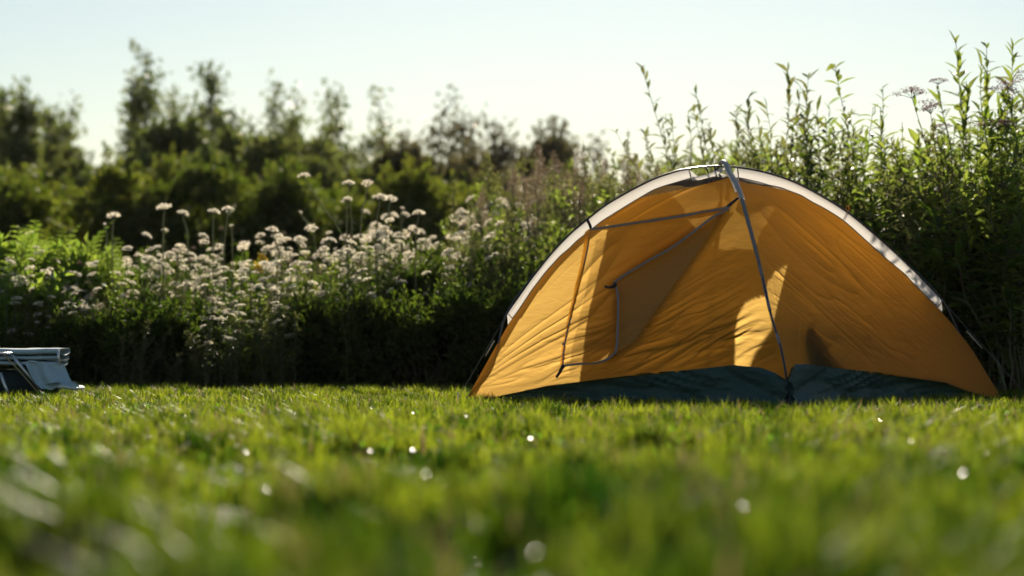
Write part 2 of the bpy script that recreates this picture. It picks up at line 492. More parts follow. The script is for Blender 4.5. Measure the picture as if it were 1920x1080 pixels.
def panel_points(rA, rB, hem, ns, nv, kind):
    s = np.linspace(0, 1, ns)[None, :].repeat(nv, 0)
    v = np.linspace(0, 1, nv)[:, None].repeat(ns, 1)
    v = 1 - (1 - v) ** 1.0
    z0 = np.interp(s, hem_s, hem)
    z = z0 + v * (ZTOP - z0)
    PA = C0 + AX * rA(z)[..., None]; PB = C0 + BX * rB(z)[..., None]
    P = PA * (1 - s[..., None]) + PB * s[..., None]
    P[..., 2] = z
    wdt = np.linalg.norm(PB - PA, axis=-1)
    # outward normal of the whole panel
    a = PB[0, 0] - PA[0, 0]; nrm = np.cross(a, [0, 0, 1.0]); nrm /= np.linalg.norm(nrm)
    mid = (PA[0, 0] + PB[0, 0]) / 2 - C0
    if nrm @ mid < 0: nrm = -nrm
    nrm = nrm + np.array([0, 0, .55]); nrm /= np.linalg.norm(nrm)
    X = s * wdt; Zc = z
    edge = np.sin(np.pi * np.clip(s, 0, 1)) ** .6 * np.clip(v * 9, 0, 1) * np.clip((1 - v) * 8, 0, 1)
    d = -0.035 * np.sin(np.pi * s) * np.sin(np.pi * np.clip(v, 0, 1) ** .8) * (wdt / 1.8)
    low = np.clip(1 - v * 1.7, 0, 1)
    if kind == 'FL':
        # folds fan out of the left corner and of the low middle of the wall
        a1 = np.arctan2(Zc + .02, X + .08)
        a2 = np.arctan2(Zc - .02, X - .45)
        w = ridged(a1 * 9 + 1.2 * vnoise(X * 2, Zc * 2), X * 1.2) ** 5 * .016 * np.clip(1.1 - X * .9, 0, 1) * np.clip(v * 4, 0, 1) ** .5 * np.clip(vnoise(X * 3 + 5, Zc * 4) * 2.2 - .4, .1, 1)
        q = (X - .5) * .62 - Zc * .78; r_ = (X - .5) * .78 + Zc * .62
        far = np.clip((X - .55) * 3, 0, 1) * np.clip(1.25 - v * 1.8, 0, 1)
        w += ridged(q * 11 + 1.8 * vnoise(r_ * 3, q * 3), r_ * 2.2) ** 3 * .026 * far
        w += ridged(q * 30 + 2 * vnoise(r_ * 5, q * 5), r_ * 4) ** 3 * .011 * far
        w += ridged(Zc * 32 + 2.5 * vnoise(X * 6, Zc * 8) - X * 9, X * 6) ** 3 * .016 * np.clip(low * 1.6 - .5, 0, 1)
    elif kind == 'FR':
        Xr = wdt - X                                           # distance from the front pole
        q = Xr * .52 + Zc * .855; r_ = Xr * .855 - Zc * .52     # folds run down to the right
        q = q + .04 * (vnoise(X * 2.5, Zc * 2.5) - .5)
        w = ridged(q * 8, r_ * 1.3) ** 7 * .013 * (.35 + .65 * vnoise(r_ * 2 + 3, q * 2))
        w += ridged(q * 21 + 4, r_ * 2.4) ** 7 * .007 * np.clip(vnoise(Xr * 3, Zc * 3) * 2.4 - .8, 0, 1)
        w += ridged(np.arctan2(Zc - .06, Xr - .06) * 9, Xr * 1.5) ** 5 * .014 * np.clip(1 - Xr * 1.6, 0, 1) * np.clip(1.2 - v * 2, 0, 1)
        w += ridged(q * 34 + 2 * vnoise(r_ * 6, q * 6), r_ * 5) ** 5 * .004 * low
    else:
        w = ridged(X * 6 + Zc * 4, Zc * 5 - X) ** 3 * .010
    w += (vnoise(X * 4 + 9, Zc * 4) - .5) * .012 + (vnoise(X * 22, Zc * 22) - .5) * .0022
    P = P + nrm * ((d + w * edge)[..., None])
    return P

def grid_faces(nv, ns):
    i, j = np.meshgrid(np.arange(nv - 1), np.arange(ns - 1), indexing='ij')
    return np.stack([i * ns + j, i * ns + j + 1, (i + 1) * ns + j + 1, (i + 1) * ns + j], -1).reshape(-1, 4)

def sub_mesh(mb, P, F, keep):
    F = F[keep]
    if not len(F): return
    used, inv = np.unique(F.ravel(), return_inverse=True)
    mb.add(P.reshape(-1, 3)[used], inv.reshape(F.shape))

tent = thing('dome_tent', 'orange two-pole dome tent with white fins pitched on the lawn', 'tent', tuple(C0), 0.0)
def tpart(mb, name, mat, smooth=True, parent=None, label=None):
    o = mb.build(name, mat, None, smooth)
    if parent is None:
        o.data.transform(Matrix.Translation(-Vector(C0)))
        o.parent = tent
    else:
        o.data.transform(Matrix.Translation(-Vector(C0)))
        o.parent = parent
    if label: o['label'] = label
    return o

NV, NS = 232, 232
DOOR = [(1108, 431), (1240, 411), (1364, 391), (1330, 440), (1292, 495), (1240, 568), (1190, 640), (1158, 660), (1130, 677), (1100, 683), (1058, 686),
        (1060, 650), (1070, 600), (1084, 545), (1098, 480)]
VENT_L = [(1150, 390), (1190, 373), (1240, 363), (1300, 351), (1364, 334), (1362, 300), (1190, 300)]
VENT_R = [(1366, 334), (1400, 343), (1440, 350), (1500, 362), (1500, 300), (1355, 300)]
PATCH = [[(1378, 692), (1379, 620), (1384, 592), (1398, 568), (1418, 558), (1436, 556), (1450, 600), (1446, 618), (1430, 640), (1414, 664), (1403, 692)],
         [(1434, 562), (1439, 530), (1453, 511), (1476, 496), (1467, 535), (1456, 578), (1450, 606), (1440, 606)]]

P_FL = panel_points(rAL, rBF, hemF, NS, NV, 'FL')
P_FR = panel_points(rAR, rBF, hemR, NS, NV, 'FR')
F = grid_faces(NV, NS)

def face_px(P):
    c = P.reshape(-1, 3)[F].mean(1)
    return project(c)

fx, fy = face_px(P_FL)
is_door = in_poly(fx, fy, DOOR); is_vent = in_poly(fx, fy, VENT_L)
mb = MB(); sub_mesh(mb, P_FL, F, ~is_door & ~is_vent)
tpart(mb, 'canopy_panel', M['orange'], label='front left wall panel with the door')
mb = MB(); sub_mesh(mb, P_FL, F, is_vent); tpart(mb, 'vent_mesh', M['net'])
# inner door: two layers of rolled-back cloth fill the right part of the opening
inn = np.array([.55, .8, 0]); inn = inn / np.linalg.norm(inn)
pad = [(x + (x - 1190) * .03, y + (y - 560) * .03) for x, y in DOOR]
UNFL = [(1366, 380), (1300, 428), (1240, 466), (1190, 497), (1140, 528), (1146, 548), (1148, 600), (1146, 650), (1120, 700), (1260, 640), (1400, 400)]
inr = in_poly(fx, fy, pad) & in_poly(fx, fy, UNFL) & (fy > 380)
for off in (.014, .034):
    mb = MB(); sub_mesh(mb, P_FL + inn * off, F, inr); tpart(mb, 'inner_door', M['orange_rear'], label='second layer of the door seen in the dark triangle')
inr = in_poly(fx, fy, DOOR) & ~in_poly(fx, fy, UNFL)
mb = MB(); sub_mesh(mb, P_FL + inn * .05, F, inr); tpart(mb, 'door_net', M['light_pass_net'])
# door flap: hangs in front of the left part of the opening
FLAP = [(1102, 431), (1240, 408), (1368, 387), (1362, 396), (1300, 436), (1240, 474), (1190, 505), (1150, 531), (1158, 548), (1159, 600), (1156, 655),
        (1130, 677), (1100, 684), (1052, 687), (1056, 650), (1066, 600), (1080, 545), (1094, 480)]
bl = np.stack([vnoise(fx[None] * 0 + 1, fx[None] * 0)])
pxv, pyv = project(P_FL.reshape(-1, 3))
wav = (ridged((pxv * .75 + pyv * .66) * .028, (pyv * .75 - pxv * .66) * .006) ** 2 * .020 + vnoise(pxv * .02, pyv * .02) * .012).reshape(P_FL.shape[:2])
fall = np.clip((pxv - 1056) / 60, .1, 1).reshape(P_FL.shape[:2])
mb = MB(); sub_mesh(mb, P_FL - inn * ((.006 + wav * fall)[..., None]), F, in_poly(fx, fy, FLAP))
tpart(mb, 'door_flap', M['orange'], label='unzipped door flap sagging inside its grey zip')
fx, fy = face_px(P_FR)
is_vent = in_poly(fx, fy, VENT_R)
mb = MB(); sub_mesh(mb, P_FR, F, ~is_vent); tpart(mb, 'canopy_panel', M['orange'], label='front right wall panel in the shade of the shrubs')
mb = MB(); sub_mesh(mb, P_FR, F, is_vent); tpart(mb, 'vent_mesh', M['net'])

# rear walls: the rear door stands open; its opening lets the low sun onto the front wall
def bvh_of(P):
    return BVHTree.FromPolygons([tuple(p) for p in P.reshape(-1, 3)[:, :].tolist()], [tuple(f) for f in FC.tolist()])
def coarse(P, k):
    return P[::k, ::k]
CP_FL, CP_FR = P_FL[::3, ::3], P_FR[::3, ::3]
FC = grid_faces(CP_FL.shape[0], CP_FL.shape[1])
bv_FL, bv_FR = bvh_of(CP_FL), bvh_of(CP_FR)
LEFTZONE = [[(870, 750), (955, 590), (1025, 495), (1104, 425), (1140, 420), (1128, 480), (1112, 545), (1100, 600), (1090, 690), (1085, 728), (1000, 745)]]
def open_faces(P, polys, zmin=.35, lo=-.5, hi=1.0):
    c = P.reshape(-1, 3)[F].mean(1)
    out = np.zeros(len(c), bool)
    cand = np.where((c[:, 2] > zmin) & (c[:, 0] - CX > lo) & (c[:, 0] - CX < hi))[0]
    for i in cand:
        o = Vector(c[i]) - SUN * .02
        best = None
        for b in (bv_FL, bv_FR):
            h = b.ray_cast(o, -SUN)
            if h[0] is not None and (best is None or h[3] < best[1]):
                best = (h[0], h[3])
        if best and best[1] > .04:
            x, y = project(np.array(best[0]))
            if any(in_poly(np.array([x]), np.array([y]), q)[0] for q in polys):
                out[i] = True
    return out
for rA in (rAL, rAR):
    P = panel_points(rA, rBB, hemF, NS, NV, 'B')
    op = open_faces(P, PATCH)
    ne = open_faces(P, LEFTZONE, .02, -1.4, 0) if rA is rAL else op & False
    ne &= ~op
    fz = P.reshape(-1, 3)[F].mean(1)[:, 2]
    top = fz > ZTOP - .06
    mb = MB(); sub_mesh(mb, P, F, ~op & ~top & ~ne); tpart(mb, 'canopy_panel', M['orange_rear'], label='rear wall panel hidden from the front')
    mb = MB(); sub_mesh(mb, P, F, top); tpart(mb, 'vent_mesh', M['net'])
    if ne.any():
        mb = MB(); sub_mesh(mb, P, F, ne); tpart(mb, 'light_pass_net', M['light_pass_net'])  # unseen net area, shaped so more sun brightens the left front wall

# groundsheet: crumpled tub wall below the hems, and the floor
corners = {k: C0 + v for k, v in (('L', AX * -1.25), ('F', BX * 1.32), ('R', AX * 1.40), ('K', BX * -1.30))}
mb = MB()
for a, b, hem in (('L', 'F', hemF), ('R', 'F', hemR), ('L', 'K', hemF), ('R', 'K', hemF)):
    n, k = 160, 16
    s = np.linspace(0, 1, n)[None].repeat(k, 0); v = np.linspace(0, 1, k)[:, None].repeat(n, 1)
    z = G0 + v * (np.interp(s, hem_s, hem) + .01 - G0)
    P = corners[a] * (1 - s[..., None]) + corners[b] * s[..., None]
    P[..., 2] = z
    inward = unit(C0 - (corners[a] + corners[b]) / 2)
    run = s * 1.8
    off = .012 + .075 * np.sin(np.pi * v) * np.sin(np.pi * s) ** .5 * (.1 + .9 * vnoise(run * 4, v * 3)) + .03 * ridged(run * 9 + v * 5, v * 4 + run * 2) ** 3
    off = off + (.055 * v) * np.sin(np.pi * s)
    P = P + inward * off[..., None]
    P[..., 2] += .012 * (vnoise(run * 12, v * 4) - .5) * np.sin(np.pi * v)
    mb.add(P.reshape(-1, 3), grid_faces(k, n))
tpart(mb, 'tub_wall', M['tub'])
mb = MB()
mb.add([corners['L'] + [0, 0, .004], corners['F'] + [0, 0, .004], corners['R'] + [0, 0, .004], corners['K'] + [0, 0, .004]], np.array([[0, 1, 2, 3]]))
tpart(mb, 'floor_sheet', M['tub'], smooth=False)

# poles
def plane_pts(pts, dirv):
    c = smooth_curve(pts)
    P = C0 + dirv * c[:, :1]; P[:, 2] = c[:, 1]
    return P
oL = [on_A(*p) for p in [(951, 587), (1015, 498), (1060, 447), (1100, 412), (1144, 379), (1215, 340), (1260, 323), (1291, 316)]]
oR = [on_A(*p) for p in [(1382, 313), (1433, 322), (1488, 340), (1539, 366), (1590, 398), (1641, 440), (1697, 491), (1766, 562)]]
poleA = [(-1.26, -.02), (-1.12, .16)] + oL + [on_A(1340, 311)] + oR + [(1.24, .21), (1.405, -.02)]
PA_ = plane_pts(poleA, AX)
mb = MB(); tube(mb, PA_, .0045, 8); tpart(mb, 'tent_pole', M['pole'], label='thin dark pole arching from left to right')
poleB = [(-1.325, -.02), (-1.18, .20), (-.98, .385), (-.825, .555), (-.68, .70), (-.49, .885), (-.355, .995), (-.2, 1.075), (-.06, 1.125), (.02, 1.14), (.09, 1.128), (.165, 1.085), (.36, .985), (.49, .875),
         (.68, .70), (.82, .555), (.975, .388), (1.175, .213), (1.325, -.02)]
PB_ = plane_pts(poleB, BX)
mb = MB(); tube(mb, PB_, .0055, 8); tpart(mb, 'tent_pole', M['pole'], label='dark pole coming down towards the viewer')
for zc in (.60, .44, .285):
    mb = MB()
    i = np.argmin(abs(PB_[:, 2] - zc) + (PB_[:, 1] > CY) * 9)
    tube(mb, PB_[i - 1:i + 2], .0075, 8)
    tpart(mb, 'pole_joint', M['zip'])

# white fins between the cross pole and the wall
def ribbon(mb, A, B, k=5, bulge=0.0, n=None, mat=0):
    A = np.asarray(A); B = np.asarray(B)
    t = np.linspace(0, 1, k)[:, None, None]
    P = A[None] * (1 - t) + B[None] * t
    if bulge:
        P = P + np.array(n)[None, None] * (bulge * np.sin(np.pi * t))
    mb.add(P.reshape(-1, 3), grid_faces(k, A.shape[0]), mat=mat)
def resample(P, n):
    P = np.asarray(P, float); d = np.concatenate([[0], np.cumsum(np.linalg.norm(np.diff(P, axis=0), axis=1))])
    t = np.linspace(0, d[-1], n)
    return np.stack([np.interp(t, d, P[:, i]) for i in range(P.shape[1])], 1)
front = -np.array([-AX[1], AX[0], 0.0])
for inner, outer in ((innerL, oL), (innerR[1:], oR)):
    a = resample(smooth_curve(inner), 60); b = resample(smooth_curve(outer if inner is innerL else outer[::-1]), 60)
    A = C0 + AX * a[:, :1]; A[:, 2] = a[:, 1]; B = C0 + AX * b[:, :1]; B[:, 2] = b[:, 1]
    A = A + front * .006
    wob = (vnoise(np.arange(60) * .35, np.arange(60) * 0 + (3 if inner is innerL else 8)) - .5) * .012
    A[:, 2] += wob * .4
    mb = MB(); ribbon(mb, A, B, 6, .012, front)
    fin = tpart(mb, 'white_fin', M['white_cloth'])
    # stitched hems
    for e, off in ((A, .002), (B, .001)):
        mb = MB(); tube(mb, e + front * (.003 + off), .0028, 5); tpart(mb, 'hem', M['zip'] if e is A else M['black'], parent=fin)
    # end gussets
    for e in (0, -1):
        a0, b0 = A[e], B[e]
        out = (A[e] - A[e + (1 if e == 0 else -1)]); out = out / np.linalg.norm(out)
        tip = a0 + out * .035
        mb = MB(); mb.add([a0 - front * .004, b0 - front * .004, tip], np.array([[0, 1, 2]]))
        tpart(mb, 'gusset', M['white_cloth'], parent=fin, smooth=False)
        mb = MB(); tube(mb, [a0 + front * .009, (a0 + b0) / 2 + front * .017, b0 + front * .008], .0025, 5); tpart(mb, 'seam', M['zip'], parent=fin)

# sleeve of the front pole: pale at the top, grey-blue further down
def strip_along(P, w0, w1, side, lift, n=60, mat=M['grey_cloth'], name='pole_sleeve'):
    P = resample(P, n)
    T = unit(np.gradient(P, axis=0))
    w = np.linspace(w0, w1, n)[:, None]
    ang = np.linspace(0, 2 * np.pi, 9)
    upv = unit(np.cross(side, T)); upv = upv * np.sign(upv[:, 2:3] + 1e-6)
    V = []
    for a_ in ang:
        V.append(P + side * np.cos(a_) * w * .5 + upv * (np.sin(a_) * w * .35 + lift))
    V = np.stack(V, 0)
    V += (vnoise(np.arange(n)[None, :, None] * .9 + np.arange(9)[:, None, None] * 1.7, np.zeros((9, n, 1))) - .5) * .004
    mb = MB(); mb.add(V.reshape(-1, 3), grid_faces(9, n))
    return tpart(mb, name, mat)
segF = PB_[(PB_[:, 1] < CY - .0) & (PB_[:, 2] > .40)]
segF = segF[np.argsort(-segF[:, 2])]
strip_along(segF[segF[:, 2] > .93], .030, .026, AX, 0, mat=M['white_cloth'])
strip_along(segF[segF[:, 2] <= .945], .020, .013, AX, 0)
segK = PB_[(PB_[:, 1] > CY + .10) & (PB_[:, 2] > .40)]
strip_along(segK[np.argsort(-segK[:, 2])], .024, .014, AX, 0)
# pale hood of cloth between the sleeve top and the roof
mb = MB()
top0 = C0 + BX * .10 + [0, 0, 1.125]; top1 = C0 + BX * .33 + [0, 0, .985]
tt = np.linspace(0, 1, 16)[:, None]
Aa = top0 * (1 - tt) + top1 * tt; Aa[:, 2] += .02 * np.sin(np.pi * tt[:, 0])
Bb = Aa.copy(); Bb[:, 2] -= (.045 * (1 - tt[:, 0] * .7)); Bb -= AX * .010
ribbon(mb, Aa, Bb, 5, .01, front)
tpart(mb, 'crown_cloth', M['white_cloth'])
mb = MB()
e0 = np.array([C0 + AX * u + [0, 0, z] for u, z in [on_A(*p) for p in [(1293, 333), (1305, 332), (1325, 327), (1345, 318), (1352, 312)]]])
e1 = np.array([C0 + AX * u + [0, 0, z] for u, z in [on_A(*p) for p in [(1293, 340), (1305, 339), (1325, 335), (1345, 327), (1354, 320)]]])
ribbon(mb, resample(e0, 20) - BX * -.05, resample(e1, 20) - BX * -.06, 4, .006, front)
tpart(mb, 'crown_cloth', M['white_cloth'])
for px_ in (1322, 1340):
    mb = MB()
    u, z = on_A(px_, 312)
    tube(mb, [C0 + AX * u + [0, 0, z + .002], C0 + AX * (u * .8) + BX * .01 + [0, 0, ZTOP + .0]], .004, 6)
    tpart(mb, 'crown_clip', M['black'])

# zip tapes drawn on the front left wall
def on_wall(pts, bvh, lift=.006, n=40):
    P = resample(np.array(pts, float), n) if n else np.array(pts, float)
    out = []
    for x, y in P:
        d = ray(x, y); h = bvh.ray_cast(Vector((0, 0, CAM_H)), d)
        if h[0] is None: continue
        out.append(np.array(h[0] - d * lift))
    return np.array(out)
def tape(name, pts, w, mat, bvh=None, lift=.012, n=50, smoothit=True, label=None):
    if smoothit and len(pts) > 2: pts = smooth_curve(pts)
    P = on_wall(pts, bvh or bv_FL, lift, n)
    for _ in range(3):
        P[1:-1] = (P[:-2] + P[1:-1] * 2 + P[2:]) / 4
    T = unit(np.gradient(P, axis=0)); view = unit(P - np.array([0, 0, CAM_H]))
    S = unit(np.cross(T, view))
    rows = [P - S * w / 2, P - view * w * .25, P + S * w / 2]
    mb = MB(); mb.add(np.stack(rows).reshape(-1, 3), grid_faces(3, len(P)))
    return tpart(mb, name, mat, label=label)
tape('zip_tape', [(1108, 430), (1180, 420), (1260, 408), (1330, 396), (1368, 388)], .012, M['zip'], lift=.035, label='straight grey zip along the top of the door')
tape('zip_tape', [(1366, 392), (1335, 408), (1300, 435), (1262, 463), (1225, 484), (1190, 504), (1165, 520), (1150, 531)], .011, M['zip'], lift=.045, label='grey zip on the sagging edge of the flap')
tape('zip_tape', [(1152, 530), (1158, 548), (1159, 580), (1158, 620), (1157, 645), (1154, 662)], .010, M['zip'], lift=.045)
tape('zip_tape', [(1154, 660), (1140, 673), (1115, 681), (1088, 682), (1056, 686)], .010, M['zip'], lift=.03)
tape('zip_tape', [(1107, 432), (1100, 475), (1088, 525), (1076, 570), (1066, 612), (1058, 650), (1055, 686)], .007, M['zip'])
tape('zip_tape', [(1054, 645), (1060, 645)], .011, M['zip'], smoothit=False, n=6)
def pull(pts, w, lift=.03, bvh=None, mat=None, name='zip_pull'):
    P = on_wall(smooth_curve(pts) if len(pts) > 2 else pts, bvh or bv_FL, lift, 14)
    mb = MB(); tube(mb, P, np.linspace(w, w * .6, len(P)), 6); return tpart(mb, name, mat or M['black'])
pull([(1155, 531), (1150, 537), (1142, 539), (1134, 537)], .009, .055)
pull([(1056, 686), (1050, 697), (1043, 708)], .010, .03)
pull([(1363, 389), (1372, 381), (1384, 371)], .009, .03, name='door_strap')
mb = MB()
P0 = C0 + AX * on_A(1100, 412)[0]; P0[2] = on_A(1100, 412)[1]; P1 = C0 + AX * on_A(1108, 431)[0]; P1[2] = on_A(1108, 431)[1]
tube(mb, [P0 + front * .016, (P0 + P1) / 2 + front * .026, P1 + front * .016], .0075, 6); tpart(mb, 'fin_buckle', M['black'])
mb = MB()
uo, zo = on_A(1590, 396); ui, zi = on_A(1581, 413)
P0 = C0 + AX * uo; P0[2] = zo; P1 = C0 + AX * ui; P1[2] = zi
for du in (-.004, .004):
    tube(mb, [P0 + front * .008 + AX * du, (P0 + P1) / 2 + front * .016 + AX * du, P1 + front * .012 + AX * du], .002, 5)
tpart(mb, 'fin_seam', M['zip'])
mb = MB()
a_ = np.linspace(0, 2 * np.pi, 12)
tube(mb, [P0 + AX * (.008 * math.sin(t)) + np.array([0, 0, .014 - .014 * math.cos(t)]) for t in a_], .0028, 5)
tpart(mb, 'guy_loop', M['tagorange'])
# guy lines with their sliders and pegs
for (px0, py0), end, side, label in (((951, 588), (-1.55, .35, 0), -1, 'left guy line with slider'), ((1766, 563), (1.72, .45, 0), 1, 'right guy line')):
    u, z = on_A(px0, py0)
    s0 = C0 + AX * u; s0[2] = z
    e0 = C0 + AX * (-1.285 if side < 0 else 1.56) + np.array([0, .0 if side < 0 else .1, .0])
    mb = MB()
    tt = np.linspace(0, 1, 12)[:, None]; L_ = s0 * (1 - tt) + e0 * tt
    tube(mb, L_, .0016, 5)
    gl = tpart(mb, 'guy_line', M['cord'], label=label)
    mb = MB(); m0 = s0 * .68 + e0 * .32; m1 = s0 * .5 + e0 * .5
    tube(mb, [m0 + AX * .014 * -side, m1 + AX * .014 * -side], .003, 6); tpart(mb, 'slider', M['plastic'], parent=gl)
    mb = MB(); tube(mb, [e0 + [0, 0, .03], e0 + [0, 0, -.1]], .004, 6); tpart(mb, 'peg', M['alu'], parent=gl)

# dark bag leaning on the right wall from inside
def blob(mb, c, r, nu=20, nv_=12, top=1.0, wob=.0, sq=.75):
    u = np.linspace(0, 2 * np.pi, nu, endpoint=False); v = np.linspace(-np.pi / 2, np.pi / 2, nv_)
    U, Vv = np.meshgrid(u, v)
    f = lambda a: np.sign(a) * np.abs(a) ** sq
    x = f(np.cos(Vv)) * f(np.cos(U)); y = f(np.cos(Vv)) * f(np.sin(U)); z = f(np.sin(Vv))
    k = 1 - (1 - top) * (z * .5 + .5)
    P = np.stack([x * k * r[0], y * k * r[1], z * r[2]], -1)
    if wob: P *= (1 + wob * (vnoise(U * 2, Vv * 3 + 5) - .5))[..., None]
    P = P + np.array(c)
    i, j = np.meshgrid(np.arange(nv_ - 1), np.arange(nu), indexing='ij')
    Fq = np.stack([i * nu + j, i * nu + (j + 1) % nu, (i + 1) * nu + (j + 1) % nu, (i + 1) * nu + j], -1).reshape(-1, 4)
    mb.add(P.reshape(-1, 3), Fq)
hb = bv_FR.ray_cast(Vector((0, 0, CAM_H)), ray(1508, 622))[0]
hl = bv_FR.ray_cast(Vector((0, 0, CAM_H)), ray(1535, 672))[0]
bag = thing('backpack', 'dark backpack leaning inside the tent, its peak showing through the right wall', 'backpack', (hb.x + .005, hb.y + .035, -.03), R(-18))
bz = hb.z + .05
def lean_on_wall(mb, ry):
    """push the front of the bag against the inside of the sloping wall"""
    for V in mb.v:
        V[:, 0] += (bz - V[:, 2]) * .22
        for q in V:
            z = max(q[2] + bag.location[2], .19)
            h = bv_FR.ray_cast(Vector((bag.location[0] + q[0], 9.5, z)), Vector((0, 1, 0)))[0]
            if h is not None:
                q[1] = h.y + .010 + max(0, q[1] + ry) * .45 - bag.location[1]
bag.rotation_euler = (0, 0, 0); bag.location = (hb.x + .005, hb.y, -.03)
mb = MB(); blob(mb, (.01, 0, bz * .5), (.135, .07, bz * .5), nu=32, nv_=20, top=.22, wob=.2, sq=.6); lean_on_wall(mb, .07); mb.build('body', M['bag'], bag, True)
mb = MB(); blob(mb, (.03, -.02, .15), (.09, .05, .12), top=.6); lean_on_wall(mb, .07); mb.build('pocket', M['bag'], bag, True)
mb = MB(); tube(mb, [(-.06, .12, .05), (-.06, .16, bz * .5), (-.02, .09, bz * .9)], .012, 6); lean_on_wall(mb, .0); mb.build('shoulder_strap', M['black'], bag, True)

# ------------------------------------------------------------------ folded chair at the left edge
chd = 12.2
chair = thing('folding_chair', 'low folded camp chair of blue grey cloth at the left edge of the lawn', 'chair', (px_x(40, chd), chd, -.02), R(4))
def wx(px): return (px - 40) / FPX * chd
def wz(py): return px_z(py, chd)
for i, (x0, x1, y0, y1, dz) in enumerate(((-90, 122, 645, 658, 0), (-90, 120, 659, 668, 0), (-90, 118, 669, 678, 0))):
    mb = MB()
    z0, z1 = wz(y1), wz(y0)
    n = 24
    xs_ = np.linspace(wx(x0), wx(x1), n)
    prof = [(-.20, .2), (-.225, .5), (-.20, .9), (0, 1.0), (.2, .9), (.225, .5), (.2, .2), (0, 0)]
    P = np.array([[(x, y, z0 + (z1 - z0) * h + .006 * (vnoise(x * 14, y * 9 + i * 5) - .5)) for x in xs_] for y, h in prof + prof[:1]])
    mb.add(P.reshape(-1, 3), grid_faces(9, n))
    mb.build('cushion_fold', M['chaircloth'], chair, True)
n = 30
U, W_ = np.meshgrid(np.linspace(0, 1, n), np.linspace(0, 1, n))
dx_ = (wx(52) * (1 - U) + wx(124) * U) * (1 - W_) + (wx(92) * (1 - U) + wx(160) * U) * W_
dz_ = wz(668) * (1 - W_) + wz(726) * W_ + .025 * np.sin(W_ * 7 + U * 2) * W_ + .03 * (vnoise(U * 4, W_ * 5) - .5)
dy_ = -.24 - .05 * W_ + .05 * (vnoise(U * 5 + 3, W_ * 4) - .5) + .02 * np.sin(U * 9)
mb = MB(); mb.add(np.stack([dx_, dy_, dz_], -1).reshape(-1, 3), grid_faces(n, n)); mb.build('seat_cloth', M['chaircloth'], chair, True)
mb = MB(); box(mb, (wx(128), -.05, wz(717)), (.14, .34, .016), Matrix.Rotation(R(7), 3, 'Y'), .006); mb.build('foot_cloth', M['chaircloth'], chair, True)
mb = MB(); box(mb, (wx(52), .06, wz(708)), (.3, .26, .12), None, .02); mb.build('recess_shade', M['chairdark'], chair, True)  # dark block standing in for the shade under the cushions
mb = MB(); box(mb, (wx(70), -.16, wz(690)), (.16, .02, .10), Matrix.Rotation(R(38), 3, 'Y'), .005); mb.build('side_cloth', M['chairdark'], chair, True)
for a, b, rr in (((35, 658), (84, 718), .0085), ((-6, 745), (14, 690), .008), ((14, 690), (34, 745), .008), ((118, 648), (121, 676), .007), ((-20, 655), (35, 655), .007)):
    mb = MB(); tube(mb, [(wx(a[0]), -.235, wz(a[1])), ((wx(a[0]) + wx(b[0])) / 2, -.237, (wz(a[1]) + wz(b[1])) / 2), (wx(b[0]), -.235, wz(b[1]))], rr, 8)
    mb.build('frame_tube', M['alu'], chair, True)
mb = MB(); tube(mb, [(wx(20), -.25, wz(656)), (wx(52), -.25, wz(690)), (wx(88), -.25, wz(732))], .004, 5); mb.build('strap', M['strap'], chair, True)

# ------------------------------------------------------------------ lawn grass
rng = np.random.RandomState(11)
def lawn_field(x, y):
    """how tall and how dense the turf is, in tufts"""
    a = vnoise(x * 2.3 + 11, y * 2.3); b = vnoise(x * 7 + 3, y * 5 + 8)
    c = vnoise(x * 17 + 7, y * 12)
    k = np.clip((7 - y) / 5, 0, 1)
    return np.clip(-.28 + .65 * a + .8 * b + .5 * c + k * (.9 * (vnoise(x * 10 + 2, y * 6 + 1) - .5) + .2 * b), 0, 1.7)
def in_tent(x, y, m=.02):
    dx, dy = x - CX, y - CY
    u = dx * AX[0] + dy * AX[1]; w = -(dx * BX[0] + dy * BX[1])
    return (np.abs(u) / (1.29 + m) + np.abs(w) / (1.30 + m)) < 1
def scatter(n, y0=1.3, y1=14.2, pad=.9):
    y = rng.uniform(y0, y1, n * 2); hw = .225 * y + pad
    k = rng.rand(n * 2) < hw / (.225 * y1 + pad)
    y = y[k][:n]; x = rng.uniform(-1, 1, len(y)) * (.225 * y + pad)
    return x, y
x, y = scatter(170000)
f = lawn_field(x, y)
def clumps(x, y):
    return .6 * vnoise(x * 4.2 + 13, y * 3.0 + 2) + .4 * vnoise(x * 10 + 5, y * 7)
nearw = np.clip((7.5 - y) / 3, 0, 1)
k = ~in_tent(x, y) & (rng.rand(len(x)) < 1 - nearw * (1 - np.clip((clumps(x, y) - .40) * 6, .04, 1))); x, y, f = x[k], y[k], f[k]
h = .014 + .035 * np.clip(f, 0, 1) * rng.beta(2, 2.5, len(x)) * 1.5
tone = np.clip(.30 + (rng.rand(len(x)) - .5) * .5 + (vnoise(x * 9 + 4, y * 6 + 9) - .5) * 1.5, 0, 1)
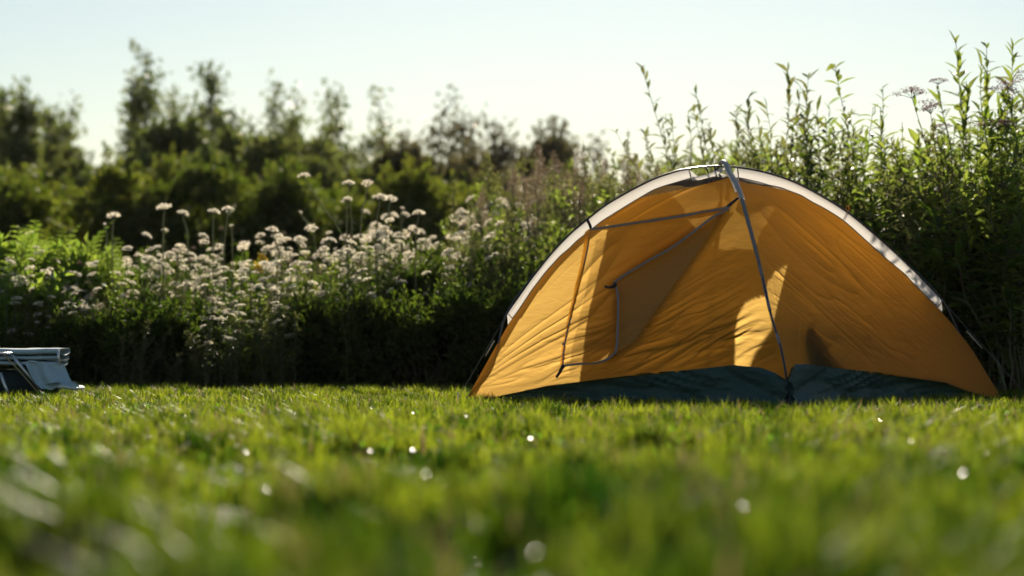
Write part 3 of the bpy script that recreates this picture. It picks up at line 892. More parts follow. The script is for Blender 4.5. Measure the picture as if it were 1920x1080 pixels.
# tufts: bunches of longer blades with gaps of low turf between them
tx, ty = scatter(13000)
k = np.where(ty < 6.5, clumps(tx, ty) > .53, vnoise(tx * 3 + 1, ty * 2.2) + .5 * vnoise(tx * 9, ty * 7) > .60); tx, ty = tx[k], ty[k]
nt = len(tx)
nr_ = np.clip((5.5 - ty) / 3, 0, 1)
tr_ = rng.uniform(.012, .038, nt) * (1 + .7 * nr_); th_ = rng.uniform(.04, .11, nt) * (1 + .45 * nr_) * np.where(ty > 9.6, .68, np.where(ty > 8.8, .85, 1))
tt_ = np.clip(.62 + (rng.rand(nt) - .5) * 1.1 + (vnoise(tx * 8 + 40, ty * 5) - .5) * 1.2, 0, 1)  # wide spread of tuft tones; the dark ones stand in for shaded clumps
nb_ = rng.randint(24, 62, nt); id_ = np.repeat(np.arange(nt), nb_); m = len(id_)
ox = rng.normal(size=m) * tr_[id_]; oy = rng.normal(size=m) * tr_[id_]
x = np.concatenate([x, tx[id_] + ox]); y = np.concatenate([y, ty[id_] + oy])
h = np.concatenate([h, th_[id_] * rng.beta(3, 2, m) * 1.25]); tone = np.concatenate([tone, np.clip(tt_[id_] + rng.normal(size=m) * .12, 0, 1)])
taz = np.arctan2(oy, ox)
k = ~in_tent(x, y); keep_t = k[-m:]
x, y, h, tone = x[k], y[k], h[k], tone[k]
tone = tone * (1 - .62 * np.clip((6.0 - y) / 3, 0, 1) * np.clip(1.5 - 1.3 * vnoise(x * 7 + 30, y * 4.5 + 3), .35, 1.3))     # shade painted into the tone: blades darken in blotches towards the viewer
n = len(x)
w = rng.uniform(.0016, .0034, n) * (1 + .8 * np.clip((6 - y) / 3, 0, 1))
az = rng.uniform(0, 2 * np.pi, n); lean = rng.uniform(.1, .75, n)
dx, dy = np.cos(az), np.sin(az)
sa = az + np.pi / 2 + rng.normal(size=n) * .5
sx, sy = np.cos(sa), np.sin(sa)
B0 = np.stack([x, y, G0 - .004 + bumps(x, y)], 1); S = np.stack([sx, sy, np.zeros(n)], 1) * w[:, None]
D = np.stack([dx, dy, np.zeros(n)], 1)
hh = h[:, None]; ln = lean[:, None]
mid = B0 + D * hh * ln * .35 + np.array([0, 0, 1]) * (hh * .6 + .02)
tip = B0 + D * hh * ln * 1.05 + np.array([0, 0, 1]) * (hh * (1 - .25 * ln) + .02)
V = np.stack([B0 - S, B0 + S, mid + S * .8, mid - S * .8, tip], 1).reshape(-1, 3)
b = np.arange(n)[:, None] * 5
mb = MB()
drift = vnoise(x * .8 + 40, y * .8)
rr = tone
straw = rng.rand(n) < np.where(y > 6, .06, .02) + .5 * np.clip(vnoise(x * 6 + 60, y * 4) - .78, 0, 1) * 4
q1 = b + [[0, 1, 2, 3]]; t1 = b + [[3, 2, 4]]
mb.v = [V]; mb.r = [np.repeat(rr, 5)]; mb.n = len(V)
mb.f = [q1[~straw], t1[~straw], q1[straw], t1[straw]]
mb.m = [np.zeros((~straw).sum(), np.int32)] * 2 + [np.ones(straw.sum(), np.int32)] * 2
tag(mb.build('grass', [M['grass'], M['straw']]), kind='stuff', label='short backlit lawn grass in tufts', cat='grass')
# broad little leaves among the blades
x, y = scatter(8000, 1.3, 9.4)
f = vnoise(x * 3 + 20, y * 3 + 5); k = (f > .45) & ~in_tent(x, y); x, y = x[k], y[k]
n = len(x)
P = np.stack([x, y, rng.uniform(-.02, .03, n) + bumps(x, y)], 1)
d = rand_dirs(rng, n, .5)
mb = MB(); leaves_lance(mb, P, d, rng.uniform(.012, .03, n), rng.uniform(.009, .02, n), rng, .3)
tag(mb.build('lawn_weeds', M['clover']), kind='stuff', label='small broad weed leaves among the lawn grass', cat='weeds')

# ------------------------------------------------------------------ woody plants far behind
def make_tree(seed, H, Wd, nlead, nleaf, leaf, mat='tree', name='tree', label='', cat='tree', group=None, loc=(0, 0, 0), full=.6):
    """several leaders that rise from one foot, with ragged leaf clumps strung along them"""
    rg = np.random.RandomState(seed)
    t = thing(name, label, cat, loc, 0, group)
    tm, cm = MB(), MB()
    clumps = []
    for i in range(nlead):
        hk = H * (1 if i == 0 else rg.uniform(.5, .95))
        ex = (0 if i == 0 else rg.uniform(-.7, .7)) * Wd; ey = rg.uniform(-.4, .4) * Wd
        q = np.linspace(0, 1, 11)
        P = np.stack([ex * q ** .8, ey * q ** .8, hk * q], 1)
        P[1:] += np.cumsum(rg.normal(size=(10, 3)), 0) * [H * .008, H * .008, 0]
        tube(tm, P, np.linspace(.011 * H, .0018 * H, 11), 6)
        n_b = int(9 + 7 * hk)
        for b_ in range(n_b):
            f_ = .22 + .78 * (b_ + rg.rand()) / n_b
            if rg.rand() < .12 + .35 * (f_ > full): continue
            p0 = np.array([np.interp(f_, q, P[:, k]) for k in range(3)])
            L_ = Wd * rg.uniform(.12, .55) * max(.3, 1.15 - f_) + .06
            a_ = rg.uniform(0, 6.28)
            e = p0 + np.array([math.cos(a_) * L_, math.sin(a_) * L_, L_ * rg.uniform(.4, 1.5)])
            tube(tm, [p0, (p0 + e) / 2 + rg.normal(size=3) * .015, e], [.0022 * H, .0015 * H, .0006 * H], 4)
            clumps.append((p0, e, rg.uniform(.4, 1.6) * (1.6 - f_)))
        clumps.append((P[-3], P[-1] + [0, 0, .06], .55))
    w_ = np.array([c[2] for c in clumps]); cnt = rg.multinomial(nleaf, w_ / w_.sum())
    for (s0, s1, w1), c in zip(clumps, cnt):
        if not c: continue
        q = rg.rand(c, 1)
        sp = np.array([.10, .10, .13]) * (.4 + .6 * w1)
        P_ = s0 + (s1 - s0) * q + rg.normal(size=(c, 3)) * sp
        dd = unit(unit(s1 - s0)[None] * .5 + rg.normal(size=(c, 3)))
        leaves_small(cm, P_, dd, rg.uniform(.6, 1.3, c) * leaf, rg.uniform(.35, .6, c) * leaf, rg)
    tm.build('trunk', M['bark'], t, True)
    cm.build('crown', M[mat], t)
    return t

def bush(seed, H, Wd, Dp, nleaf, leaf, mat, name, label, cat, loc, group=None, lobes=9, lance=False, dens_top=True):
    """rounded shrub: woody stems and a ragged crown made of many clumps"""
    rg = np.random.RandomState(seed)
    t = thing(name, label, cat, loc, 0, group)
    tm, cm = MB(), MB()
    cl = []
    for i in range(lobes):
        a_ = rg.uniform(0, 6.28); rr_ = rg.rand() ** .5
        zc = H * rg.uniform(.25, .86) * (1 - .25 * rr_)
        c = np.array([math.cos(a_) * rr_ * Wd * .42, math.sin(a_) * rr_ * Dp * .42, zc])
        s = rg.uniform(.16, .27) * min(Wd, H * 1.2)
        cl.append((c, s))
        tube(tm, [(c[0] * .15, c[1] * .15, 0), (c[0] * .6, c[1] * .6, zc * .5), c], [.012 * H, .008 * H, .003 * H], 5)
    for c, s in cl:
        m = nleaf // lobes
        dd = rand_dirs(rg, m, .35)
        rr_ = s * (rg.rand(m, 1) ** .45) * (1 + .7 * (vnoise(dd[:, :1] * 3.5 + c[0] * 5, dd[:, 2:] * 3.5 + c[1] * 3) - .4))
        P_ = c + dd * rr_ * np.array([1.1, 1.0, .95])
        P_ = P_[P_[:, 2] > .02]; dd = dd[:len(P_)]
        m = len(P_)
        dl = unit(dd + rg.normal(size=(m, 3)) * .6)
        leaves_small(cm, P_, dl, rg.uniform(.6, 1.3, m) * leaf, rg.uniform(.4, .65, m) * leaf, rg)
        for _ in range(10):     # shoots sticking out of the clump
            d0 = rand_dirs(rg, 1, 1.0)[0]; p0 = c + d0 * s * .7; p1 = c + d0 * s * rg.uniform(1.15, 2.0) + [0, 0, .07]
            tube(tm, [p0, (p0 + p1) / 2, p1], [.003 * H, .002 * H, .001 * H], 4)
            q = rg.rand(16, 1)
            leaves_small(cm, p0 + (p1 - p0) * q + rg.normal(size=(16, 3)) * .01, unit(d0 + rg.normal(size=(16, 3)) * .7), leaf * rg.uniform(.6, 1.1, 16), leaf * .42, rg)
    tm.build('stem', M['bark'], t, True)
    cm.build('crown', M[mat], t)
    return t

far = [  # px, top py, crown width px, dist, branches, leaves, mat, label
    (52, 150, 230, 35, 26, 9000, 'tree', 'broad dark tree at the far left edge of the picture'),
    (4, 172, 150, 36, 24, 5200, 'tree', 'dark rounded treetop cut by the left edge of the picture'),
    (102, 206, 150, 36.5, 24, 5200, 'tree', 'low spreading tree on the right side of the broad far left tree'),
    (332, 172, 110, 37, 18, 2400, 'tree', 'medium tree between the two highest far trees'),
    (457, 212, 100, 36.5, 18, 2000, 'tree', 'low tree left of the knobby pointed one'),
    (870, 226, 130, 35, 18, 2400, 'treebrown', 'brownish bushy tree right beside the one with the raised tuft'),
    (982, 258, 110, 35, 18, 1800, 'treebrown', 'low hazy brown tree in the middle of the picture'),
    (140, 190, 70, 38, 12, 700, 'tree', 'thin wispy treetop just right of the broad far left tree'),
    (292, 104, 150, 36, 26, 3400, 'tree', 'tallest far tree, with a narrow double top'),
    (238, 178, 80, 37, 12, 800, 'tree', 'short thin tree on the left flank of the tallest far tree'),
    (408, 128, 120, 36, 24, 2800, 'tree', 'slender upright tree second in height right of the tallest one'),
    (508, 150, 70, 37, 16, 1200, 'tree', 'thin dark tree with a knobby pointed top'),
    (560, 170, 60, 39, 14, 800, 'tree', 'faint thin tree between two darker slender trees'),
    (598, 165, 60, 37, 14, 900, 'tree', 'slender tree standing in the middle of the row of thin trees'),
    (652, 158, 70, 36, 16, 1200, 'tree', 'slender upright tree with a square tuft on top'),
    (706, 174, 60, 36, 14, 900, 'tree', 'thin tree with a forked top at the right end of the slender row'),
    (828, 196, 150, 34, 24, 2900, 'treebrown', 'brownish spreading tree with a raised flat tuft'),
    (925, 248, 120, 35, 18, 1600, 'treebrown', 'low brownish tree with a slanting top'),
    (1036, 238, 120, 33, 18, 1500, 'treebrown', 'hazy brown tree left of the tent roof, leaning right'),
    (1110, 262, 100, 36, 14, 900, 'treebrown', 'small hazy tree far behind the left slope of the tent'),
]
for i, (px_, py_, wpx, d, nb, nl, mt, lb) in enumerate(far):
    H = hgt(py_, d); Wd = wpx / FPX * d
    make_tree(100 + i, H * .97, Wd, {26: 8, 24: 7, 18: 6, 16: 4, 14: 4, 12: 3}[nb], int(nl * 3.3), .11, mt, 'slender_tree' if wpx < 130 else 'far_tree', lb, 'tree', 'trees along the far edge',
              (px_x(px_, d), d, G0))

screen = [(10, 232, 32), (95, 248, 33), (232, 262, 31), (315, 235, 32), (385, 250, 31), (455, 262, 32), (530, 252, 31), (610, 238, 32), (690, 250, 31), (800, 268, 31), (870, 262, 32), (950, 290, 31), (1030, 268, 32)]
sw = ['under the broad far left tree', 'at the right foot of the broad far left tree', 'left under the tallest far tree', 'under the tallest far tree', 'left under the second tallest tree', 'between second tallest tree and thin trees',
      'under the knobby pointed tree', 'under the middle of the slender row', 'under the forked treetop', 'left under the brownish tree', 'right under the brownish tree', 'under the slanting low tree', 'under the hazy leaning tree']
for i, ((px_, py_, d), w_) in enumerate(zip(screen, sw)):
    bush(260 + i, hgt(py_, d) * 1.2, 1.25, 1.0, 8500, .11, 'tree' if i < 9 else 'treebrown', 'far_shrub', 'ragged shrub ' + w_, 'shrub', (px_x(px_, d), d, G0), 'shrubs under the far trees', lobes=11)

hedge = [(-60, 322, 27), (30, 318, 26), (120, 322, 28), (205, 318, 26), (300, 304, 27), (395, 296, 26), (490, 282, 28), (580, 286, 26.5), (670, 284, 27), (760, 300, 26),
         (850, 312, 27), (935, 318, 26), (1030, 310, 28), (1120, 320, 27)]
hl_ = ['at the left end of the dark hedge, cut by the frame', 'below the broad far left tree', 'right of the broad far left tree', 'in the gap between the left trees', 'in front of the tallest far tree',
       'in front of the second tallest tree', 'with yellow green shoots below the thin trees', 'below the middle of the slender tree row', 'below the right slender trees', 'just left of the brownish tree',
       'below the brownish spreading tree', 'below the low slanting tree', 'left of the tent roof', 'far behind the left slope of the tent']
for i, ((px_, py_, d), s_) in enumerate(zip(hedge, hl_)):
    bush(300 + i, hgt(py_, d) * 1.1, 1.2, 1.2, 10000, .08, 'hedge', 'bramble_bush', 'dark bramble bush ' + s_, 'bush', (px_x(px_, d), d, G0), 'bramble bushes in the dark hedge', lobes=13)
# hidden second row closes the hedge, raised to shade the front row
for i, px_ in enumerate(range(-60, 1240, 130)):
    bush(340 + i, 2.25, 1.5, 1.0, 7000, .10, 'hedge', 'bramble_bush', 'dark bramble bush in the dense back row of the hedge', 'bush', (px_x(px_, 29), 29, G0), 'bramble bushes in the back row', lobes=10)

# ------------------------------------------------------------------ herbs
def herb(seed, H, nst, spread, leafL, leafW, per, mat, stemmat='stem', lean=.1, droop=.35, taper=.5, lance=True, start=.12, side=0, side_n=8, up=.5):
    """stems with leaves -> (stem MB, leaf MB, list of tips)"""
    rg = np.random.RandomState(seed)
    sm, lm, tips = MB(), MB(), []
    for k in range(nst):
        hk = H * (1 if k == 0 else rg.uniform(.62, .98))
        a_ = rg.uniform(0, 6.28); b0 = np.array([rg.normal() * spread * .25, rg.normal() * spread * .25, 0])
        out = np.array([math.cos(a_), math.sin(a_), 0]) * spread * (0.25 if k == 0 else rg.uniform(.3, 1.0))
        t = np.linspace(0, 1, 9)[:, None]
        P = b0 + out * t ** 1.5 + np.array([lean * H, 0, 0]) * t ** 2 + np.array([0, 0, hk]) * t
        P[1:] += np.cumsum(rg.normal(size=(8, 3)), 0) * H * .006
        tube(sm, P, np.linspace(.0042, .0014, 9) * (H ** .5), 5)
        nn = int(per * hk / H)
        q = start + (1 - start) * (np.arange(nn) + rg.rand(nn) * .7) / nn
        q = np.clip(q, 0, .995)
        bp_ = np.stack([np.interp(q, t[:, 0], P[:, i]) for i in range(3)], 1)
        ang = np.arange(nn) * 2.4 + rg.rand() * 6 + rg.normal(size=nn) * .3
        dd = np.stack([np.cos(ang), np.sin(ang), np.full(nn, up) + .5 * q + rg.normal(size=nn) * .18], 1)
        sz = (1 - taper * q) * rg.uniform(.75, 1.15, nn)
        if side:
            # leafy side twigs instead of single leaves
            for m in range(nn):
                L_ = side * (1.1 - .7 * q[m]) * rg.uniform(.7, 1.1)
                e = bp_[m] + unit(dd[m]) * L_ + np.array([0, 0, L_ * .25])
                tube(sm, [bp_[m], (bp_[m] + e) / 2, e], [.0015, .0011, .0008], 4)
                qq = rg.rand(side_n, 1)
                pp = bp_[m] + (e - bp_[m]) * qq
                dl = unit(unit(dd[m]) * .6 + rg.normal(size=(side_n, 3)) * .75)
                (leaves_lance if lance else leaves_small)(lm, pp, dl, leafL * rg.uniform(.6, 1.1, side_n), leafW, rg)
        elif lance:
            leaves_lance(lm, bp_, dd, leafL * sz, leafW * sz, rg, droop)
        else:
            leaves_small(lm, bp_, dd, leafL * sz, leafW * sz, rg)
        tips.append((P[-1], unit(P[-1] - P[-2]), hk))
    return sm, lm, tips

def umbel_mesh(rg, r, nfl, mat, dome=.25, fl=.007, name='flower_head'):
    mb = MB()
    a_ = rg.uniform(0, 6.28, nfl); q = np.sqrt(rg.rand(nfl)) * r
    P = np.stack([np.cos(a_) * q, np.sin(a_) * q, dome * r * (1 - (q / r) ** 2) + rg.normal(size=nfl) * .0015 + r * .45], 1)
    for k in range(2):
        d = rand_dirs(rg, nfl, .5)
        leaves_small(mb, P - d * fl * .4, d, fl * rg.uniform(.8, 1.4, nfl), fl * .9, rg)
    for k in range(10):    # rays of the umbel
        e = P[rg.randint(nfl)]
        tube(mb, [(0, 0, 0), e * [.55, .55, .62], e], .0008, 3, mat=1)
    return mb.mesh(name, [M[mat], M['stem']])

rg0 = np.random.RandomState(5)
HEADS = [umbel_mesh(rg0, .030 + .004 * k, 44 + 8 * k, 'petal', dome=.4, fl=.010) for k in range(4)]
SMALLHEADS = [umbel_mesh(rg0, .013, 14, 'petal', fl=.006) for k in range(2)]

OLDHEADS = [umbel_mesh(rg0, .02, 26, 'seed', dome=.8, fl=.008) for k in range(2)]

def flower_proto(seed, H, nst, mat='weed', heads=HEADS, per=16, leaf=(.055, .011)):
    sm, lm, tips = herb(seed, H, nst, .11, leaf[0], leaf[1], per, mat, droop=.3, taper=.6, lean=.02)
    t = thing('white_wildflower', 'pale', 'flower')
    sm.build('stem', M['stem'], t); lm.build('leaves', M[mat], t)
    rg = np.random.RandomState(seed + 1)
    for p, d, hk in tips:
        h = link('flower_head', (OLDHEADS if rg.rand() < .08 else SMALLHEADS if rg.rand() < .12 else heads)[rg.randint(2)], t)
        h.location = tuple(p); h.rotation_euler = (rg.normal() * .45, rg.normal() * .45, rg.uniform(0, 6))
        h.scale = (rg.choice([.5, .7, .8, .9, 1.0, 1.1, 1.25]),) * 3
    return t
def where_in(words, H, Hs, dn):
    h_ = 'low' if H < Hs[0] else ('tall' if H > Hs[1] else 'middling')
    d_ = 'at the front' if dn < .33 else ('at the back' if dn > .67 else 'halfway in')
    return h_ + ' ' + words + ', ' + d_

def park(o):
    """remove a prototype once its copies stand"""
    for c in list(o.children): bpy.data.objects.remove(c)
    bpy.data.objects.remove(o)

protosF = [flower_proto(500 + i, 1.0, 3 + i % 3, 'bright' if i % 2 else 'weed', per=22, leaf=(.07, .016)) for i in range(6)]
# drifts: (px range, head py range, distance range, count, words)
drifts = [((-40, 200), (455, 600), (14.5, 15.8), 62, 'white flat-topped wildflower among the ferns at the far left'),
          ((190, 400), (428, 540), (14.6, 17), 40, 'white flat-topped wildflower in the drift between ferns and gap'),
          ((360, 540), (455, 600), (13.8, 16), 34, 'white flat-topped wildflower in the low middle of the drift'),
          ((500, 700), (418, 520), (14.2, 16.5), 38, 'white flat-topped wildflower in the drift under the tall single stems'),
          ((690, 900), (400, 500), (14.6, 17.5), 36, 'white flat-topped wildflower in the dense drift left of the tent'),
          ((880, 1010), (350, 470), (15, 18), 16, 'pinkish white wildflower among weeds beside the tent')]
for (pa, pb), (ya, yb), (da, db), cnt, words in drifts:
    for k in range(int(cnt * 1.2)):
        d = rng.uniform(da, db); px_ = rng.uniform(pa, pb)
        d_t = (d - da) / (db - da)
        py_ = yb + (ya - yb) * (d_t * .45 + rng.rand() * .6) + rng.normal() * 12
        H = hgt(py_, d)
        p = protosF[rng.randint(6)]
        dup(p, (px_x(px_, d), d, G0), rng.uniform(0, 6.28), (1.0, 1.0, H), where_in(words, H, (.78, .95), d_t), 'wildflowers in the drift', tilt=(rng.normal() * .05, rng.normal() * .07))
for p in protosF: park(p)
# tall single stems that stand out against the dark hedge
singles = [(570, 335, 655, 470, 'pale flower on a long stem leaning far left above the drift'),
           (653, 350, 660, 430, 'left one of two tall pale flowers side by side'), (689, 348, 676, 430, 'right one of two tall pale flowers side by side'),
           (563, 400, 590, 450, 'small pale flower on a short leaning stem under the long leaning one'), (510, 436, 528, 500, 'lone pale flower at the left end of the right drift'),
           (308, 396, 306, 430, 'double pale head highest above the left drift'), (342, 405, 352, 450, 'round pale head just right of the highest left pair'),
           (400, 403, 399, 470, 'pale head on a straight dark stem, left of two'), (427, 398, 420, 470, 'pale head on a straight dark stem, right of two'),
           (213, 410, 210, 450, 'pale head above the fern tips'), (196, 422, 200, 450, 'small pale head beside the fern tips'), (458, 464, 455, 500, 'flat pale head low in the dark gap'),
           (651, 380, 650, 440, 'pale head below the left tall pair'), (712, 378, 705, 440, 'broad white head, left of a touching pair'), (731, 379, 724, 440, 'broad white head, right of a touching pair'),
           (754, 392, 752, 440, 'small round head right of the touching pair'), (785, 405, 780, 450, 'pale head between round head and green spire'), (434, 425, 436, 470, 'small pale head halfway up the dark gap')]
for i, (hx, hy, bx_, by_, lb) in enumerate(singles):
    d = 14.9 + (i % 4) * .3
    top = np.array([px_x(hx, d), 0, px_z(hy, d)]); kn = np.array([px_x(bx_, d), 0, px_z(by_, d)])
    loc = (px_x(bx_ + (bx_ - hx) * .2, d), d, G0)
    t = thing('tall_wildflower', lb, 'flower', loc, 0, 'tall single wildflowers')
    o_ = np.array([loc[0], 0, loc[2]])
    sm = MB(); P = smooth_curve([np.array([0, 0, 0]), (kn - o_) * [.6, 1, .5], kn - o_, top - o_])
    tube(sm, P, np.linspace(.0075, .004, len(P)), 5)
    sm.build('stem', M['palestem'], t)
    lm = MB(); rg = np.random.RandomState(900 + i); q = rg.randint(2, int(len(P) * .8), 12)
    leaves_lance(lm, P[q], unit(rg.normal(size=(12, 3)) + [0, 0, .8]), rg.uniform(.03, .06, 12), .009, rg); lm.build('leaves', M['weed'], t)
    h = link('flower_head', (SMALLHEADS if 'small' in lb else HEADS)[i % 2], t); h.location = tuple(top - o_); h.rotation_euler = (.15, rg.normal() * .2, i)
    h.scale = (1.5 if 'double' in lb or 'broad' in lb else (1.1 if 'small' in lb else 1.25),) * 3

# fine green weeds standing under and behind the flowers
def weed_proto(seed, kind):
    if kind == 0:   sm, lm, tips = herb(seed, 1.0, 9, .30, .065, .014, 36, 'weed', lean=.02, droop=.3)
    elif kind == 1: sm, lm, tips = herb(seed, 1.0, 8, .30, .042, .018, 22, 'bright', side=.12, side_n=9, lance=False)
    elif kind == 2: sm, lm, tips = herb(seed, 1.0, 7, .26, .032, .010, 30, 'olive', side=.10, side_n=10, lance=False)
    else:           sm, lm, tips = herb(seed, 1.0, 7, .34, .11, .038, 22, 'weed', lean=.0, droop=.5)
    nm, mt, lb = (('tall_weed', 'weed', 'fine leaved green weed in the tangle'), ('leafy_weed', 'bright', 'small leaved bright weed in the tangle'),
                  ('feathery_weed', 'olive', 'feathery olive weed in the tangle'), ('broadleaf_weed', 'weed', 'broad leaved dark weed in the tangle'))[kind]
    t = thing(nm, lb, 'weed'); sm.build('stem', M['stem'], t); lm.build('foliage', M[mt], t)
    return t
protosW = [[weed_proto(600 + k * 10 + j, k) for j in range(3)] for k in range(4)]
beds = [  # px range, top py range, distance, count, kind weights, words, group
    ((-60, 200), (480, 590), (14.7, 17.5), 34, (1, 6, 1, 1), 'under the white flowers at the far left'),
    ((190, 420), (490, 590), (14.7, 17.5), 32, (4, 1, 2, 2), 'under the white flowers of the left drift'),
    ((410, 530), (545, 700), (13.8, 14.7), 15, (2, 5, 2, 0), 'in the sunlit front edge of the drift'),
    ((130, 260), (600, 690), (14.0, 14.5), 6, (2, 2, 2, 1), 'before the bushes beside the chair'),
    ((250, 400), (610, 700), (14.0, 14.5), 5, (3, 1, 2, 1), 'before the left dark bushes'),
    ((540, 860), (600, 700), (14.0, 14.5), 8, (3, 1, 1, 2), 'before the middle dark bushes'),
    ((530, 720), (480, 550), (14.8, 17.5), 34, (4, 1, 2, 2), 'under the tall single flowers'),
    ((700, 930), (440, 520), (14.8, 17.5), 36, (4, 1, 2, 2), 'in the dark bank left of the tent'),
    ((880, 1150), (350, 500), (14.8, 18.0), 44, (2, 2, 5, 1), 'behind the left slope of the tent'),
    ((930, 1300), (290, 380), (16.8, 19.5), 44, (1, 1, 6, 0), 'in the hazy bank behind the tent roof'),
    ((1240, 1480), (270, 350), (16.6, 19.0), 30, (1, 3, 3, 1), 'in the green bank above the tent roof'),
]
for (pa, pb), (ya, yb), (da, db), cnt, wt, words in beds:
    wt = np.array(wt, float); wt /= wt.sum()
    for k in range(int(cnt * 1.5)):
        kd = rng.choice(4, p=wt); d = rng.uniform(da, db); px_ = rng.uniform(pa, pb); H = hgt(rng.uniform(ya, yb), d)
        p = protosW[kd][rng.randint(3)]
        sxy = max(.7, min(1.3, H))
        base_lb = ('fine leaved green weed ', 'small leaved bright weed ', 'feathery olive weed ', 'broad leaved dark weed ')[kd]
        dup(p, (px_x(px_, d), d, G0), rng.uniform(0, 6.28), (sxy, sxy, H), where_in(base_lb + words, H, (.7, 1.05), (d - da) / (db - da)), 'weeds ' + words)

bank = [(-30, 520, 18.2), (60, 500, 18.6), (150, 520, 18.0), (240, 500, 18.4), (330, 510, 18.2), (420, 525, 18.6), (505, 515, 18.3), (590, 500, 18.0), (680, 480, 18.5), (770, 470, 18.2),
        (860, 450, 18.6), (950, 420, 19.0), (1050, 390, 19.4), (1150, 370, 19.6), (1250, 350, 19.8), (1350, 340, 19.6)]
bw = ['at the far left edge behind the white flowers', 'behind the ferns', 'behind the arching fern', 'behind the left drift', 'behind the middle of the left drift', 'behind the right end of the left drift', 'in the dark gap between the drifts',
      'left behind the tall single flowers', 'behind the tall single flowers', 'behind the touching pair of heads', 'behind the pyramid spire', 'behind the pink flowers', 'behind the seed plumes', 'behind the left slope of the tent', 'left behind the tent peak', 'right behind the tent peak']
for i, ((px_, py_, d), w_) in enumerate(zip(bank, bw)):  # added behind the flowers to keep the sun off their lower parts
    bush(380 + i, hgt(py_, d), .85, .8, 6000, .075, 'weed', 'sun_block_bush', 'low sun-blocking bush ' + w_, 'bush', (px_x(px_, d), d, G0), 'low bushes behind the flowers', lobes=8)

mid = [(-10, 600, 15.6), (70, 585, 16.0), (150, 560, 16.2), (225, 545, 15.6), (290, 555, 15.0), (350, 540, 16.0), (415, 575, 15.3), (480, 560, 16.2), (545, 560, 15.2), (610, 520, 15.9), (670, 530, 15.1), (735, 505, 15.8), (800, 510, 15.2),
       (860, 480, 15.9), (920, 470, 15.3), (985, 450, 15.9)]
mw = ['at the left edge, behind the folded chair', 'above the folded chair', 'just right of the folded chair', 'under the left drift of white flowers', 'in the dark front of the left drift', 'behind the middle of the left drift', 'beside the sunlit weeds', 'behind the sunlit weeds',
      'right of the sunlit weeds', 'below the long leaning flower', 'below the two tall flowers', 'below the touching pair of heads', 'in the dark bank under the right drift', 'below the pyramid spire', 'left of the tent by the pink flowers', 'next to the left slope of the tent']
for i, ((px_, py_, d), w_) in enumerate(zip(mid, mw)):
    bush(420 + i, hgt(py_, d), .62, .55, 5500, .055, 'weed', 'rounded_bush', 'rounded dark green bush ' + w_, 'bush', (px_x(px_, d), d, G0), 'rounded bushes among the flowers', lobes=8)

frt = [(-40, 650, 14.6), (110, 640, 14.7), (165, 610, 14.5), (225, 570, 14.6), (280, 580, 14.3), (335, 575, 14.5), (392, 600, 14.7), (552, 575, 14.4), (610, 560, 14.5), (668, 565, 14.3), (728, 550, 14.6), (790, 555, 14.3), (848, 530, 14.5), (905, 520, 14.2),
       (960, 500, 14.4), (1020, 480, 14.5), (1085, 450, 14.6)]
fw = ['behind the folded chair', 'above the right end of the folded chair', 'just right of the folded chair, in front', 'under the left drift, second from the chair', 'under the left drift, third from the chair', 'under the left drift, fourth from the chair', 'left of the sunlit weeds, in front',
      'right of the sunlit weeds, in front', 'second to the right of the sunlit weeds', 'third to the right of the sunlit weeds', 'amid the black shade', 'just right of the middle bush', 'two bushes left of the tent corner', 'closest to the left tent corner',
      'at the foot of the left fin', 'behind the lower left fin', 'behind the middle of the left fin']
for i, ((px_, py_, d), w_) in enumerate(zip(frt, fw)):
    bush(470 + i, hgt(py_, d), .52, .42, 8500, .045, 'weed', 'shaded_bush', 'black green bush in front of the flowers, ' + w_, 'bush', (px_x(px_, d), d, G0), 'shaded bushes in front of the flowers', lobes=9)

# ferns ---------------------------------------------------------------
def fern(seed, H, loc, label, nfr=9):
    rg = np.random.RandomState(seed)
    t = thing('fern', label, 'fern', loc, 0, 'bright ferns at the left')
    for k in range(nfr):
        a_ = rg.uniform(0, 6.28); L = H * rg.uniform(.8, 1.1)
        q = np.linspace(0, 1, 26)
        out = rg.uniform(.22, .5)
        P = np.stack([np.cos(a_) * L * out * q ** 1.6, np.sin(a_) * L * out * q ** 1.6, L * (q - .14 * q ** 3)], 1)
        mb = MB(); tube(mb, P, np.linspace(.004, .0012, 26), 4)
        T = unit(np.gradient(P, axis=0)); S = unit(np.cross(T, unit(np.array([math.cos(a_), math.sin(a_), .3]))))
        pl = np.interp(q, [0, .2, .45, 1], [0, .25, 1, .05]) * .22 * H
        for i in range(5, 25):
            for sg in (-1, 1):
                # each pinna: a toothed row of leaflets
                dirp = unit(S[i] * sg + T[i] * .35)
                m = 7
                s_ = np.linspace(.1, .95, m)
                base = P[i] + dirp * pl[i] * s_[:, None] + np.array([0, 0, -.12 * pl[i]]) * s_[:, None] ** 2
                wl = pl[i] * .17 * (1.1 - s_ * .8)
                for s2 in (-1, 1):
                    leaves_small(mb, base, np.tile(dirp * .7 + T[i] * s2, (m, 1)), wl + .004, wl * .8 + .003, rg)
        mb.build('frond', [M['fern']], t)
    return t
for i, (px_, py_, d, lb) in enumerate([(38, 388, 15.6, 'tallest bright fern, pointed frond upright at the left edge'), (95, 412, 15.9, 'fern between the tallest one and the arching one'),
                                       (150, 418, 15.5, 'bright arching fern behind white flowers'), (-15, 420, 15.2, 'fern cut by the left edge of the picture'), (212, 452, 15.8, 'lower fern at the right end of the fern group')]):
    fern(700 + i, hgt(py_, d) * 1.08, (px_x(px_, d), d, G0), lb)

